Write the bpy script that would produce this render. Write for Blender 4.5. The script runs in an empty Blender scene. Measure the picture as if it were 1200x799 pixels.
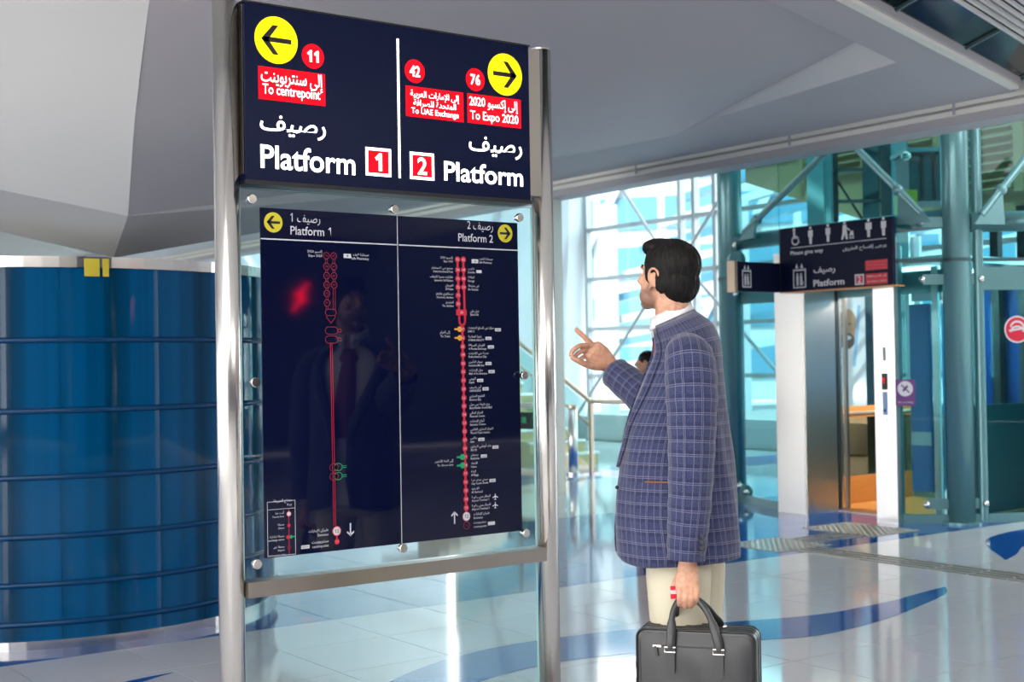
import bpy, bmesh, math, random
from mathutils import Vector, Matrix, noise
random.seed(7)
PI = math.pi
scene = bpy.context.scene
COL = scene.collection

# ------------------------------------------------------------------ camera
FPX, CAMH = 1560.7, 1.45
YAW, PIT, ROL = math.radians(36.097), math.radians(.957), math.radians(-.9106)
_f = Vector((math.sin(YAW)*math.cos(PIT), math.cos(YAW)*math.cos(PIT), math.sin(PIT)))
_r0 = Vector((math.cos(YAW), -math.sin(YAW), 0)); _u0 = _r0.cross(_f)
_r = math.cos(ROL)*_r0 + math.sin(ROL)*_u0
_u = -math.sin(ROL)*_r0 + math.cos(ROL)*_u0
EYE = Vector((0, 0, CAMH))
cd = bpy.data.cameras.new('camera'); cam = bpy.data.objects.new('camera', cd); COL.objects.link(cam)
cam.matrix_world = Matrix(((_r.x, _u.x, -_f.x, 0), (_r.y, _u.y, -_f.y, 0), (_r.z, _u.z, -_f.z, CAMH), (0, 0, 0, 1)))
cd.sensor_width = 36; cd.sensor_fit = 'HORIZONTAL'; cd.lens = FPX/1200*36
cd.clip_end = 300; cd.clip_start = .05
cd.dof.use_dof = True; cd.dof.focus_distance = 4.5; cd.dof.aperture_fstop = 4.5
scene.camera = cam
# real-world positions worked out from the survey of the photograph (ray through a photo point, met with a plane of the place)
def ray(x, y): return _f + _r*((x-600)/FPX) - _u*((y-399.5)/FPX)
def flo(x, y, z=0.0):
    d = ray(x, y); return EYE + d*((z-CAMH)/d.z)
def onY(x, y, Y):
    d = ray(x, y); return EYE + d*(Y/d.y)
def onX(x, y, X):
    d = ray(x, y); return EYE + d*(X/d.x)
def dep(x, y, D): return EYE + ray(x, y)*D

# ------------------------------------------------------------------ world, sun, exposure
w = bpy.data.worlds.new('sky'); scene.world = w; w.use_nodes = True
nt = w.node_tree; nt.nodes.clear()
bg = nt.nodes.new('ShaderNodeBackground'); wo = nt.nodes.new('ShaderNodeOutputWorld')
bg.inputs[0].default_value = (1, .985, .96, 1); bg.inputs[1].default_value = 1.5
nt.links.new(bg.outputs[0], wo.inputs[0])
sl = bpy.data.lights.new('sun', 'SUN'); sun = bpy.data.objects.new('sun', sl); COL.objects.link(sun)
sl.energy = 3.0; sl.angle = math.radians(1.0); sl.color = (1, .95, .86)
sun.rotation_euler = Vector((.62, .42, -.95)).to_track_quat('-Z', 'Y').to_euler()
def area(name, loc, rot, sx, sy, e, color=(1, .97, .93)):
    l = bpy.data.lights.new(name, 'AREA'); l.shape = 'RECTANGLE'; l.size = sx; l.size_y = sy; l.energy = e; l.color = color
    o = bpy.data.objects.new(name, l); COL.objects.link(o); o.location = loc; o.rotation_euler = rot; return o
area('concourse_fill', (-1.5, 0.5, 3.58), (0, 0, 0), 5, 5, 75)  # unseen fill light added to brighten the concourse
area('rear_fill', (4.5, -3.5, 3.58), (0, 0, 0), 5, 4, 50)  # second added fill light, behind the camera
scene.view_settings.view_transform = 'Standard'; scene.view_settings.look = 'None'
scene.view_settings.gamma = 1; scene.view_settings.exposure = 2.2
scene.view_settings.use_curve_mapping = False

# ------------------------------------------------------------------ materials
def nodes(name):
    m = bpy.data.materials.new(name); m.use_nodes = True; n = m.node_tree; return m, n, n.nodes['Principled BSDF']
def mat(name, col, rough=.5, metal=0, spec=.5, emit=None, es=0, coat=0, bump=None, var=None):
    m, n, b = nodes(name)
    b.inputs['Base Color'].default_value = (*col, 1); b.inputs['Roughness'].default_value = rough
    b.inputs['Metallic'].default_value = metal; b.inputs['Specular IOR Level'].default_value = spec
    if coat: b.inputs['Coat Weight'].default_value = coat; b.inputs['Coat Roughness'].default_value = .02
    if emit: b.inputs['Emission Color'].default_value = (*emit, 1); b.inputs['Emission Strength'].default_value = es
    tc = None
    if bump or var:
        tc = n.nodes.new('ShaderNodeTexCoord')
    if var:   # (scale xyz, amount)
        mp = n.nodes.new('ShaderNodeMapping'); mp.inputs['Scale'].default_value = var[0]
        nz = n.nodes.new('ShaderNodeTexNoise'); nz.inputs['Scale'].default_value = 1; nz.inputs['Detail'].default_value = 3
        rr = n.nodes.new('ShaderNodeMapRange'); rr.inputs[3].default_value = 1-var[1]; rr.inputs[4].default_value = 1+var[1]
        mx = n.nodes.new('ShaderNodeMix'); mx.data_type = 'RGBA'; mx.blend_type = 'MULTIPLY'; mx.inputs[0].default_value = 1
        mx.inputs[6].default_value = (*col, 1)
        n.links.new(tc.outputs['Object'], mp.inputs[0]); n.links.new(mp.outputs[0], nz.inputs['Vector'])
        n.links.new(nz.outputs[0], rr.inputs[0]); n.links.new(rr.outputs[0], mx.inputs[7]); n.links.new(mx.outputs[2], b.inputs['Base Color'])
    if bump:  # (scale xyz, strength, distance)
        mp = n.nodes.new('ShaderNodeMapping'); mp.inputs['Scale'].default_value = bump[0]
        nz = n.nodes.new('ShaderNodeTexNoise'); nz.inputs['Scale'].default_value = 1; nz.inputs['Detail'].default_value = 4
        bp = n.nodes.new('ShaderNodeBump'); bp.inputs['Strength'].default_value = bump[1]; bp.inputs['Distance'].default_value = bump[2]
        n.links.new(tc.outputs['Object'], mp.inputs[0]); n.links.new(mp.outputs[0], nz.inputs['Vector'])
        n.links.new(nz.outputs[0], bp.inputs['Height']); n.links.new(bp.outputs[0], b.inputs['Normal'])
    return m
def glass(name, tint, rough=0.0, ior=1.45):
    m = bpy.data.materials.new(name); m.use_nodes = True; n = m.node_tree; n.nodes.clear()
    o = n.nodes.new('ShaderNodeOutputMaterial'); mx = n.nodes.new('ShaderNodeMixShader')
    lw_ = n.nodes.new('ShaderNodeLayerWeight'); lw_.inputs[0].default_value = .5
    pw_ = n.nodes.new('ShaderNodeMath'); pw_.operation = 'POWER'; pw_.inputs[1].default_value = 5
    fr = n.nodes.new('ShaderNodeMapRange'); fr.inputs[3].default_value = ((ior-1)/(ior+1))**2; fr.inputs[4].default_value = .9
    n.links.new(lw_.outputs['Facing'], pw_.inputs[0]); n.links.new(pw_.outputs[0], fr.inputs[0])
    t = n.nodes.new('ShaderNodeBsdfTransparent'); t.inputs[0].default_value = (*tint, 1)
    g = n.nodes.new('ShaderNodeBsdfGlossy'); g.inputs['Roughness'].default_value = rough
    n.links.new(fr.outputs[0], mx.inputs[0]); n.links.new(t.outputs[0], mx.inputs[1]); n.links.new(g.outputs[0], mx.inputs[2])
    n.links.new(mx.outputs[0], o.inputs[0]); return m
M = {}
M['tile_white'] = mat('white_tile', (.60, .60, .63), .07, spec=.6, var=((1.3, 1.3, 1), .05))
M['tile_blue'] = mat('blue_tile', (.018, .095, .36), .07, spec=.6, var=((1.3, 1.3, 1), .08))
M['inlay'] = mat('blue_inlay', (.010, .075, .36), .08, spec=.6)
M['tile_pale'] = mat('pale_tile', (.52, .56, .60), .07, spec=.6, var=((1.3, 1.3, 1), .05))
M['grout'] = mat('grout', (.16, .16, .16), .6)
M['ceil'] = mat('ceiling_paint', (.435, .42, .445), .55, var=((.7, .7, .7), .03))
M['ceil_white'] = mat('ceiling_white_and_lit', (.71, .71, .70), .55, var=((.7, .7, .7), .03))  # paler ceiling: light on riser and pier head painted in; also plain white parts
M['cream'] = mat('cream_trim', (.82, .81, .74), .4)
M['steel'] = mat('brushed_steel', (.80, .77, .73), .20, 1, bump=((3, 3, 120), .02, .002))
M['steel_dark'] = mat('brown_steel', (.46, .42, .37), .28, 1, bump=((2, 90, 90), .04, .002))
M['chrome'] = mat('chrome', (.80, .76, .70), .10, 1)
M['steel_panel'] = mat('elevator_steel', (.74, .73, .72), .30, 1, bump=((60, 60, 2), .03, .002))
M['navy_lit'] = mat('navy_light_box', (.0022, .004, .017), .25, spec=.10, emit=(.010, .018, .085), es=.045)
M['navy'] = mat('navy_print', (.0022, .0045, .026), .04, spec=.40)
M['navy_far'] = mat('navy_sign', (.003, .006, .026), .4, spec=.12)
M['white_lit'] = mat('white_lit', (.9, .9, .9), .4, spec=.1, emit=(1, 1, 1), es=.75)
M['yellow_lit'] = mat('yellow_lit', (.9, .66, .004), .4, spec=.05, emit=(1, .74, .004), es=.40)
M['red_lit'] = mat('red_lit', (.75, .003, .008), .4, spec=.05, emit=(.90, .004, .012), es=.30)
M['black'] = mat('black', (.008, .008, .010), .4)
M['white_print'] = mat('white_print', (.62, .62, .66), .4)
M['yellow_print'] = mat('yellow_print', (.62, .54, .02), .4)
M['red_print'] = mat('red_print', (.60, .012, .04), .4)
M['red_dim'] = mat('red_outline', (.28, .012, .03), .4)
M['green_print'] = mat('green_print', (.01, .36, .14), .4)
M['orange_print'] = mat('orange_print', (.75, .35, .04), .4)
M['clear'] = glass('clear_glass', (.90, .965, .96), 0.0, 1.42)
M['clear_edge'] = mat('glass_edge', (.30, .52, .50), .1, spec=.5)
M['teal_glass'] = glass('teal_glass', (.55, .81, .84), 0.0, 1.30)
M['facade_glass'] = glass('facade_glass', (.90, .965, .985), 0.0, 1.3)
M['roof_glass'] = glass('roof_glass', (.42, .50, .52), 0.0, 1.3)
M['rail_glass'] = glass('rail_glass', (.74, .90, .89), 0.0, 1.45)
M['teal_steel'] = mat('teal_painted_steel', (.15, .32, .34), .26, .35)
M['mullion'] = mat('grey_mullion', (.30, .34, .37), .4, .3)
M['pier'] = mat('pale_concrete', (.50, .58, .64), .7, var=((1, 1, 1), .12))
M['glass_dark'] = mat('dark_glazing', (.003, .008, .010), .10, spec=.25)
M['tan'] = mat('tan_louvre', (.32, .25, .125), .55)
M['dark'] = mat('dark_metal', (.03, .045, .05), .5, .3)
M['teal_dark'] = mat('dark_teal_metal', (.05, .10, .11), .45, .4)
M['orange'] = mat('orange_wood', (.62, .25, .06), .35, var=((3, 3, 14), .2))
M['beige'] = mat('beige_step', (.58, .46, .25), .5)
M['brass'] = mat('brass_rail', (.60, .48, .36), .3, .8)
M['blue_panel'] = mat('blue_poster', (.006, .16, .42), .3)
M['deep_blue'] = mat('deep_blue_panel', (.004, .06, .30), .3)
M['purple'] = mat('purple_sticker', (.14, .05, .20), .4)
M['paver'] = mat('grey_tactile', (.33, .32, .29), .28, .5)
M['yellow'] = mat('yellow_machine', (.62, .50, .04), .4)
M['drum_blue'] = None
M['skin'] = None
M['bwhite'] = mat('pale_building', (.26, .30, .32), .5)
M['bteal'] = mat('building_glass', (.045, .13, .19), .15, 0, .3)
M['asphalt'] = mat('pale_paving', (.55, .54, .52), .8)
M['rear'] = mat('rear_wall', (.05, .055, .07), .5)

# ------------------------------------------------------------------ helpers
def tag(o, label=None, cat=None, group=None, kind=None):
    if label: o['label'] = label
    if cat: o['category'] = cat
    if group: o['group'] = group
    if kind: o['kind'] = kind
    return o
def empty(name, loc=(0, 0, 0)):
    o = bpy.data.objects.new(name, None); COL.objects.link(o); o.location = loc; o.empty_display_size = .1; return o
def link(o, parent=None):
    COL.objects.link(o)
    if parent is not None:
        o.parent = parent
        p = parent; off = Vector((0, 0, 0))
        o.matrix_parent_inverse = (Matrix.Translation(world_loc(parent))).inverted()
    return o
def world_loc(o):
    # all roots are placed without rotation; parts carry world coordinates
    if o.parent is None: return Vector(o.location)
    return Vector((0, 0, 0)) if o.type == 'MESH' and tuple(o.location) == (0, 0, 0) else Vector(o.location)
def me(name, V, Fc, m, smooth=False, uv=None):
    d = bpy.data.meshes.new(name); d.from_pydata([tuple(v) for v in V], [], Fc)
    if m is not None: d.materials.append(m)
    if smooth:
        d.polygons.foreach_set('use_smooth', [True]*len(d.polygons))
    if uv:
        l = d.uv_layers.new(name='UVMap')
        for i, lp in enumerate(d.loops): l.data[i].uv = uv[lp.vertex_index]
    if m is not None and 'glass' in m.name:
        bm = bmesh.new(); bm.from_mesh(d); bmesh.ops.recalc_face_normals(bm, faces=bm.faces); bm.to_mesh(d); bm.free()
    d.update(); return d
class MB:
    def __init__(s): s.V = []; s.F = []; s.uv = None
    def add(s, V, F):
        n = len(s.V); s.V += [Vector(v) for v in V]; s.F += [[i+n for i in f] for f in F]; return s
    def box(s, lo, hi):
        x0, y0, z0 = lo; x1, y1, z1 = hi
        return s.add([(x0,y0,z0),(x1,y0,z0),(x1,y1,z0),(x0,y1,z0),(x0,y0,z1),(x1,y0,z1),(x1,y1,z1),(x0,y1,z1)],
                     [(3,2,1,0),(4,5,6,7),(0,1,5,4),(1,2,6,5),(2,3,7,6),(3,0,4,7)])
    def obox(s, c, ax, hs):   # oriented box: centre, three unit axes, half sizes
        c = Vector(c); V = []
        for k in (-1, 1):
            for (i, j) in ((-1,-1),(1,-1),(1,1),(-1,1)):
                V.append(c + ax[0]*(i*hs[0]) + ax[1]*(j*hs[1]) + ax[2]*(k*hs[2]))
        return s.add(V, [(3,2,1,0),(4,5,6,7),(0,1,5,4),(1,2,6,5),(2,3,7,6),(3,0,4,7)])
    def beam(s, p, q, wd, ht, up=(0,0,1)):
        p, q = Vector(p), Vector(q); a = (q-p); L = a.length; a.normalize(); up = Vector(up)
        b = up.cross(a)
        if b.length < 1e-4: b = Vector((1,0,0)).cross(a)
        b.normalize(); c = a.cross(b)
        return s.obox((p+q)/2, (a, b, c), (L/2, wd/2, ht/2))
    def tube(s, path, rad, seg=12, caps=True, side=None):
        T, _ = tube_data(path, rad, seg, caps, side); return s.add(*T)
    def cyl(s, p, q, r, seg=16): return s.tube([p, q], [r, r], seg)
    def prism(s, poly, d):    # planar polygon (3-D points) pushed along vector d
        n = len(poly); poly = [Vector(p) for p in poly]; d = Vector(d)
        return s.add(poly+[p+d for p in poly], [list(range(n))[::-1], [n+i for i in range(n)]] + [[i,(i+1)%n,n+(i+1)%n,n+i] for i in range(n)])
    def disc(s, c, ax, ay, r, seg=28):
        c = Vector(c); return s.add([c + ax*(r*math.cos(2*PI*i/seg)) + ay*(r*math.sin(2*PI*i/seg)) for i in range(seg)], [list(range(seg))])
    def sphere(s, c, r, rows=8, seg=12, R=None):
        return s.add(*ellipsoid(c, r if isinstance(r, (tuple, list)) else (r, r, r), R, rows, seg))
    def build(s, name, m, parent=None, smooth=False, uv=None):
        o = bpy.data.objects.new(name, me(name, s.V, s.F, m, smooth, uv)); return link(o, parent)
def ellipsoid(c, r, R=None, rows=10, seg=16):
    c = Vector(c); V = []; F = []
    for i in range(1, rows):
        a = PI*i/rows
        for j in range(seg):
            b = 2*PI*j/seg; p = Vector((r[0]*math.sin(a)*math.cos(b), r[1]*math.sin(a)*math.sin(b), r[2]*math.cos(a)))
            V.append(c + (R @ p if R else p))
    t = Vector((0,0,r[2])); V.append(c + (R @ t if R else t)); V.append(c - (R @ t if R else t)); T = len(V)-2
    for i in range(rows-2):
        for j in range(seg):
            F.append([i*seg+j, (i+1)*seg+j, (i+1)*seg+(j+1)%seg, i*seg+(j+1)%seg])
    for j in range(seg):
        F.append([T, j, (j+1)%seg]); F.append([T+1, (rows-2)*seg+(j+1)%seg, (rows-2)*seg+j])
    return V, F
def tube_data(path, rad, seg=12, caps=True, side=None):
    """Tube along a path; rad entries r or (r_side, r_other); side = fixed side vector for flat sections. Returns ((V,F), uv)."""
    P = [Vector(p) for p in path]; n = len(P); V = []; F = []; UV = []
    tang = [((P[min(i+1,n-1)]-P[max(i-1,0)]).normalized()) for i in range(n)]
    if side is None:
        t0 = tang[0]; sd = Vector((0,0,1)).cross(t0)
        if sd.length < .05: sd = Vector((1,0,0))
    else: sd = Vector(side)
    L = 0
    for i in range(n):
        t = tang[i]; sd = (sd - t*sd.dot(t)).normalized(); ot = t.cross(sd)
        a, b = rad[i] if isinstance(rad[i], (tuple, list)) else (rad[i], rad[i])
        if i: L += (P[i]-P[i-1]).length
        for j in range(seg):
            th = 2*PI*j/seg
            V.append(P[i] + sd*(a*math.cos(th)) + ot*(b*math.sin(th))); UV.append((th*.5*(a+b), L))
    for i in range(n-1):
        for j in range(seg):
            F.append([i*seg+j, i*seg+(j+1)%seg, (i+1)*seg+(j+1)%seg, (i+1)*seg+j])
    if caps:
        F.append(list(range(seg))[::-1]); F.append([(n-1)*seg+j for j in range(seg)])
    return (V, F), UV
def arc(c, ax, ay, r, a0, a1, n):
    return [Vector(c) + ax*(r*math.cos(a0+(a1-a0)*i/n)) + ay*(r*math.sin(a0+(a1-a0)*i/n)) for i in range(n+1)]
XA, YA, ZA = Vector((1,0,0)), Vector((0,1,0)), Vector((0,0,1))
def remesh(pieces, name, voxel, m, parent, smooth_it=4, fac=.5):
    b = MB()
    for V, F in pieces: b.add(V, F)
    o = bpy.data.objects.new(name+'_tmp', me(name+'_tmp', b.V, b.F, None)); COL.objects.link(o)
    r = o.modifiers.new('r', 'REMESH'); r.mode = 'VOXEL'; r.voxel_size = voxel; r.use_smooth_shade = True
    if smooth_it:
        s = o.modifiers.new('s', 'SMOOTH'); s.factor = fac; s.iterations = smooth_it
    dg = bpy.context.evaluated_depsgraph_get(); d = bpy.data.meshes.new_from_object(o.evaluated_get(dg))
    d.name = name; d.materials.clear(); d.materials.append(m)
    d.polygons.foreach_set('use_smooth', [True]*len(d.polygons))
    old = o.data; bpy.data.objects.remove(o); bpy.data.meshes.remove(old)
    n = bpy.data.objects.new(name, d); return link(n, parent)
def smoothpath(pts, k=6):   # Catmull-Rom through points (any tuple length)
    P = [tuple(p) for p in pts]; out = []
    for i in range(len(P)-1):
        p0, p1, p2, p3 = P[max(i-1,0)], P[i], P[i+1], P[min(i+2,len(P)-1)]
        for s in range(k):
            t = s/k
            out.append(tuple(.5*((2*b)+(-a+c)*t+(2*a-5*b+4*c-d)*t*t+(-a+3*b-3*c+d)*t**3) for a,b,c,d in zip(p0,p1,p2,p3)))
    out.append(P[-1]); return out

# ------------------------------------------------------------------ lettering (flat print)
FORMS = {}
def _f4(ch, base, n):  FORMS[ch] = [base+i for i in range(n)]
for ch, b, n in (('ا',0xFE8D,2),('ب',0xFE8F,4),('ة',0xFE93,2),('ت',0xFE95,4),('ث',0xFE99,4),('ج',0xFE9D,4),('ح',0xFEA1,4),('خ',0xFEA5,4),('د',0xFEA9,2),('ذ',0xFEAB,2),('ر',0xFEAD,2),('ز',0xFEAF,2),('س',0xFEB1,4),('ش',0xFEB5,4),('ص',0xFEB9,4),('ض',0xFEBD,4),('ط',0xFEC1,4),('ظ',0xFEC5,4),('ع',0xFEC9,4),('غ',0xFECD,4),('ف',0xFED1,4),('ق',0xFED5,4),('ك',0xFED9,4),('ل',0xFEDD,4),('م',0xFEE1,4),('ن',0xFEE5,4),('ه',0xFEE9,4),('و',0xFEED,2),('ى',0xFEEF,2),('ي',0xFEF1,4),('إ',0xFE87,2),('أ',0xFE83,2),('آ',0xFE81,2),('ئ',0xFE89,4)):
    _f4(ch, b, n)
LAM = {'ا':0xFEFB, 'إ':0xFEF9, 'أ':0xFEF7, 'آ':0xFEF5}
def shape_ar(s):
    s2 = []; i = 0
    while i < len(s):
        if s[i] == 'ل' and i+1 < len(s) and s[i+1] in LAM: s2.append(('lam', LAM[s[i+1]])); i += 2
        else: s2.append(('c', s[i])); i += 1
    out = []
    def joins_next(t): return t[0] == 'c' and t[1] in FORMS and len(FORMS[t[1]]) == 4
    def joinable(t): return t[0] == 'lam' or t[1] in FORMS
    for k, t in enumerate(s2):
        pv = k > 0 and joins_next(s2[k-1]) and joinable(t)
        if t[0] == 'lam': out.append(chr(t[1] + (1 if pv else 0))); continue
        c = t[1]
        if c not in FORMS: out.append(c); continue
        f = FORMS[c]; nx = len(f) == 4 and k+1 < len(s2) and joinable(s2[k+1])
        out.append(chr(f[3] if (pv and nx) else f[1] if pv else f[2] if nx else f[0]))
    # right to left, numbers kept in order
    res = []; num = ''
    for ch in reversed(out):
        if ch.isdigit(): num = ch + num
        else:
            if num: res.append(num); num = ''
            res.append(ch)
    if num: res.append(num)
    return ''.join(res)
_tc = {}
def glyphs(s, bold=.0, res=3):
    key = (s, bold, res)
    if key in _tc: return _tc[key]
    s = s.replace('1', '\U0001D7ED' if bold > .011 else '\U0001D7E3')
    body = shape_ar(s) if any('\u0600' <= c <= '\u06ff' for c in s) else s
    c = bpy.data.curves.new('t', 'FONT'); c.body = body; c.resolution_u = res; c.offset = bold; c.fill_mode = 'FRONT'
    o = bpy.data.objects.new('t', c); COL.objects.link(o)
    dg = bpy.context.evaluated_depsgraph_get(); d = bpy.data.meshes.new_from_object(o.evaluated_get(dg))
    V = [(v.co.x, v.co.y) for v in d.vertices]; F = [list(p.vertices) for p in d.polygons]
    bpy.data.objects.remove(o); bpy.data.curves.remove(c); bpy.data.meshes.remove(d)
    x0 = min(v[0] for v in V); x1 = max(v[0] for v in V); y0 = min(v[1] for v in V); y1 = max(v[1] for v in V)
    _tc[key] = (V, F, x0, x1, y0, y1); return _tc[key]
class Print:
    """Flat print on a plane: origin O, right ax, up ay, all lettering of one colour in one mesh."""
    def __init__(s, O, ax, ay, off, each=False):
        s.each = each; s.cnt = 0; s.O = Vector(O); s.ax = Vector(ax); s.ay = Vector(ay); s.n = s.ax.cross(s.ay); s.off = off; s.m = {}
    def b(s, m):
        if s.each: s.cnt += 1; return s.m.setdefault((m, s.cnt), MB())
        return s.m.setdefault(m, MB())
    def P(s, x, y, k=0): return s.O + s.ax*x + s.ay*y + s.n*(s.off + k*.0006)
    def text(s, t, x0, x1, y0, y1, m, bold=0, res=3, k=0):     # fit the ink box
        V, F, a, b_, c, d = glyphs(t, bold, res)
        sx = (x1-x0)/(b_-a); sy = (y1-y0)/(d-c)
        s.b(m).add([s.P(x0+(v[0]-a)*sx, y0+(v[1]-c)*sy, k) for v in V], F)
    def tline(s, t, x, y, h, m, align='L', bold=0, res=1, k=0, sq=1.0):   # em height h, baseline y
        V, F, a, b_, c, d = glyphs(t, bold, res); wd = (b_-a)*h*sq
        x0 = x if align == 'L' else x-wd if align == 'R' else x-wd/2
        s.b(m).add([s.P(x0+(v[0]-a)*h*sq, y+v[1]*h, k) for v in V], F); return wd
    def rect(s, x0, y0, x1, y1, m, k=0): s.b(m).add([s.P(x0,y0,k), s.P(x1,y0,k), s.P(x1,y1,k), s.P(x0,y1,k)], [[0,1,2,3]])
    def poly(s, pts, m, k=0): s.b(m).add([s.P(x,y,k) for x,y in pts], [list(range(len(pts)))])
    def disc(s, x, y, r, m, k=0, seg=36, ry=None):
        s.poly([(x+r*math.cos(2*PI*i/seg), y+(ry or r)*math.sin(2*PI*i/seg)) for i in range(seg)], m, k)
    def ring(s, x, y, r, wd, m, k=0, seg=20):
        V = []; F = []
        for i in range(seg):
            a = 2*PI*i/seg; V += [s.P(x+r*math.cos(a), y+r*math.sin(a), k), s.P(x+(r-wd)*math.cos(a), y+(r-wd)*math.sin(a), k)]
        for i in range(seg): j = (i+1) % seg; F.append([2*i, 2*j, 2*j+1, 2*i+1])
        s.b(m).add(V, F)
    def line(s, x0, y0, x1, y1, wd, m, k=0):
        dx, dy = x1-x0, y1-y0; L = math.hypot(dx, dy); nx, ny = -dy/L*wd/2, dx/L*wd/2
        s.poly([(x0-nx,y0-ny),(x1-nx,y1-ny),(x1+nx,y1+ny),(x0+nx,y0+ny)], m, k)
    def arrow(s, x, y, L, h, wd, m, d=(1,0), k=0):
        dx, dy = d; T = lambda u, v: (x + dx*u - dy*v, y + dy*u + dx*v)
        a = T(-L/2, 0); b = T(L/2-wd*.5, 0); s.line(*a, *b, wd, m, k)
        tip = L/2
        for sg in (1, -1):
            # chevron arm with vertical cut end
            q = wd*1.35
            s.poly([T(tip, 0), T(tip-h*.86, sg*h), T(tip-h*.86-q*.95, sg*h), T(tip-q*1.15, 0)][::sg], m, k)
    def build(s, parent, names=None):
        for m, b in s.m.items():
            if s.each: m = m[0]
            nm = (names or {}).get(m, m.split('_')[0] + '_lettering'); o = b.build(nm, M[m], parent)
            if not s.each: o['kind'] = 'stuff'
# ================================================================== THE SETTING
ZC = 3.43          # soffit height
floor = MB().box((-14, -12, -.20), (34, 30, -.012)).build('floor', M['grout']); tag(floor, 'polished white and blue tiled concourse floor', kind='structure')
T = .6; GX, GY = .05, .20
def tile_mesh(name, m):
    b = MB(); h = T/2-.0022; b.box((-h, -h, -.012), (h, h, 0)); return me(name, b.V, b.F, m)
tm = {k: tile_mesh('tile_'+k, M['tile_'+k]) for k in ('white', 'blue', 'pale')}
def tkind(x, y):
    if y < 6.8: return 'white'
    if y < 9.8: return 'blue'
    if y < 12.8: return 'pale'
    if y < 14.0 and x > 8: return 'blue'
    return 'pale'
cells = []
for i in range(-20, 42):
    for j in range(-18, 44):
        x = GX + (i+.5)*T; y = GY + (j+.5)*T
        if x > 15.9: continue
        v = Vector((x, y, 0))-EYE; z = v.dot(_f); px = 600+FPX*v.dot(_r)/z if z > .5 else -9e9; py = 399.5-FPX*v.dot(_u)/z if z > .5 else 0
        seen = z > 4.5 and -120 < px < 1320 and py < 900
        cells.append((0 if seen and z < 12.6 else 1, z, x, y))
cells.sort()
far = {'white': MB(), 'blue': MB(), 'pale': MB()}
nt_ = 0
for s, z, x, y in cells:
    k = tkind(x, y)
    if s == 0 and nt_ < 296:
        o = bpy.data.objects.new('tile', tm[k]); o.location = (x, y, 0); COL.objects.link(o); o.parent = floor; nt_ += 1
    else:
        h = T/2-.0022; far[k].add([(x-h,y-h,0),(x+h,y-h,0),(x+h,y+h,0),(x-h,y+h,0)], [[0,1,2,3]])
for k, b in far.items(): tag(b.build('tile_field', M['tile_'+k], floor), kind='stuff')
# curved blue inlays let into the white tiles
def inlay(up, lo, name='floor_inlay'):
    U = smoothpath(up, 6); Lw = smoothpath(lo, 6)
    b = MB(); n = len(U); m_ = len(Lw)
    def rs(P, n):
        return [P[min(int(round(i*(len(P)-1)/(n-1))), len(P)-1)] for i in range(n)]
    n = 48; U = rs(U, n); Lw = rs(Lw, n)
    b.add([(x,y,.0012) for x,y in U]+[(x,y,.0012) for x,y in Lw], [[i,i+1,n+i+1,n+i] for i in range(n-1)])
    b.build(name, M['inlay'], floor)
inlay([(7.13,5.205),(6.75,5.15),(6.451,5.108),(5.975,5.092),(5.679,5.146),(5.428,5.233),(4.787,5.47),(4.333,5.564),(3.896,5.577),(3.4,5.44),(2.9,5.12),(2.4,4.6)],
      [(7.13,5.195),(6.95,5.06),(6.638,4.946),(6.03,4.777),(5.528,4.716),(5.278,4.745),(5.091,4.832),(4.395,5.025),(3.975,5.108),(3.526,5.052),(3.1,4.85),(2.55,4.4)])
inlay([(8.387,5.608),(9.003,6.187),(9.435,6.404),(9.981,6.49),(10.6,6.45)], [(8.387,5.600),(8.70,5.72),(9.089,5.913),(9.6,6.02),(10.4,6.05)])
inlay([(2.433,6.124),(2.239,6.10),(1.95,6.0),(1.6,5.7)], [(2.433,6.120),(2.3,6.06),(2.05,5.90),(1.7,5.55)])

# -------- ceiling facets: the low soffit, the tilted shell and the faceted pier head over the drum
def ngon(name, pts, m, thick=None, parent=None):
    b = MB()
    if thick: b.prism(pts, thick)
    else: b.add(pts, [list(range(len(pts)))])
    return b.build(name, m, parent)
ceiling = empty('ceiling', (0, 0, ZC)); tag(ceiling, 'faceted pale grey ceiling over the concourse', kind='structure')
Q1, Q2, Q2b, Q3a, Q4 = (flo(*p, ZC) for p in [(643,187),(785,161),(843,137),(1051,73),(900,0)])
E1, E0 = flo(1184, 103, ZC), flo(985, 0, ZC)
Q6 = Q3a + (Q4-Q3a)*3.6; E6 = E1 + (E0-E1)*2.6
FX = 8.97
# the soffit: strip along the fascia, then the strip along the right edge
soff = [(FX, E1.y+.05, ZC), (FX, 24, ZC), (Q1.x-.35, 24, ZC), Q1, Q2, Q2b, Q3a, Q4, Q6, E6, E0, E1]
b = MB(); b.add([Vector(p) for p in soff], [list(range(len(soff)))[::-1]]); b.add([Vector(p)+Vector((0,0,.12)) for p in soff], [list(range(len(soff)))])
so = b.build('soffit', M['ceil'], ceiling)
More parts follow.
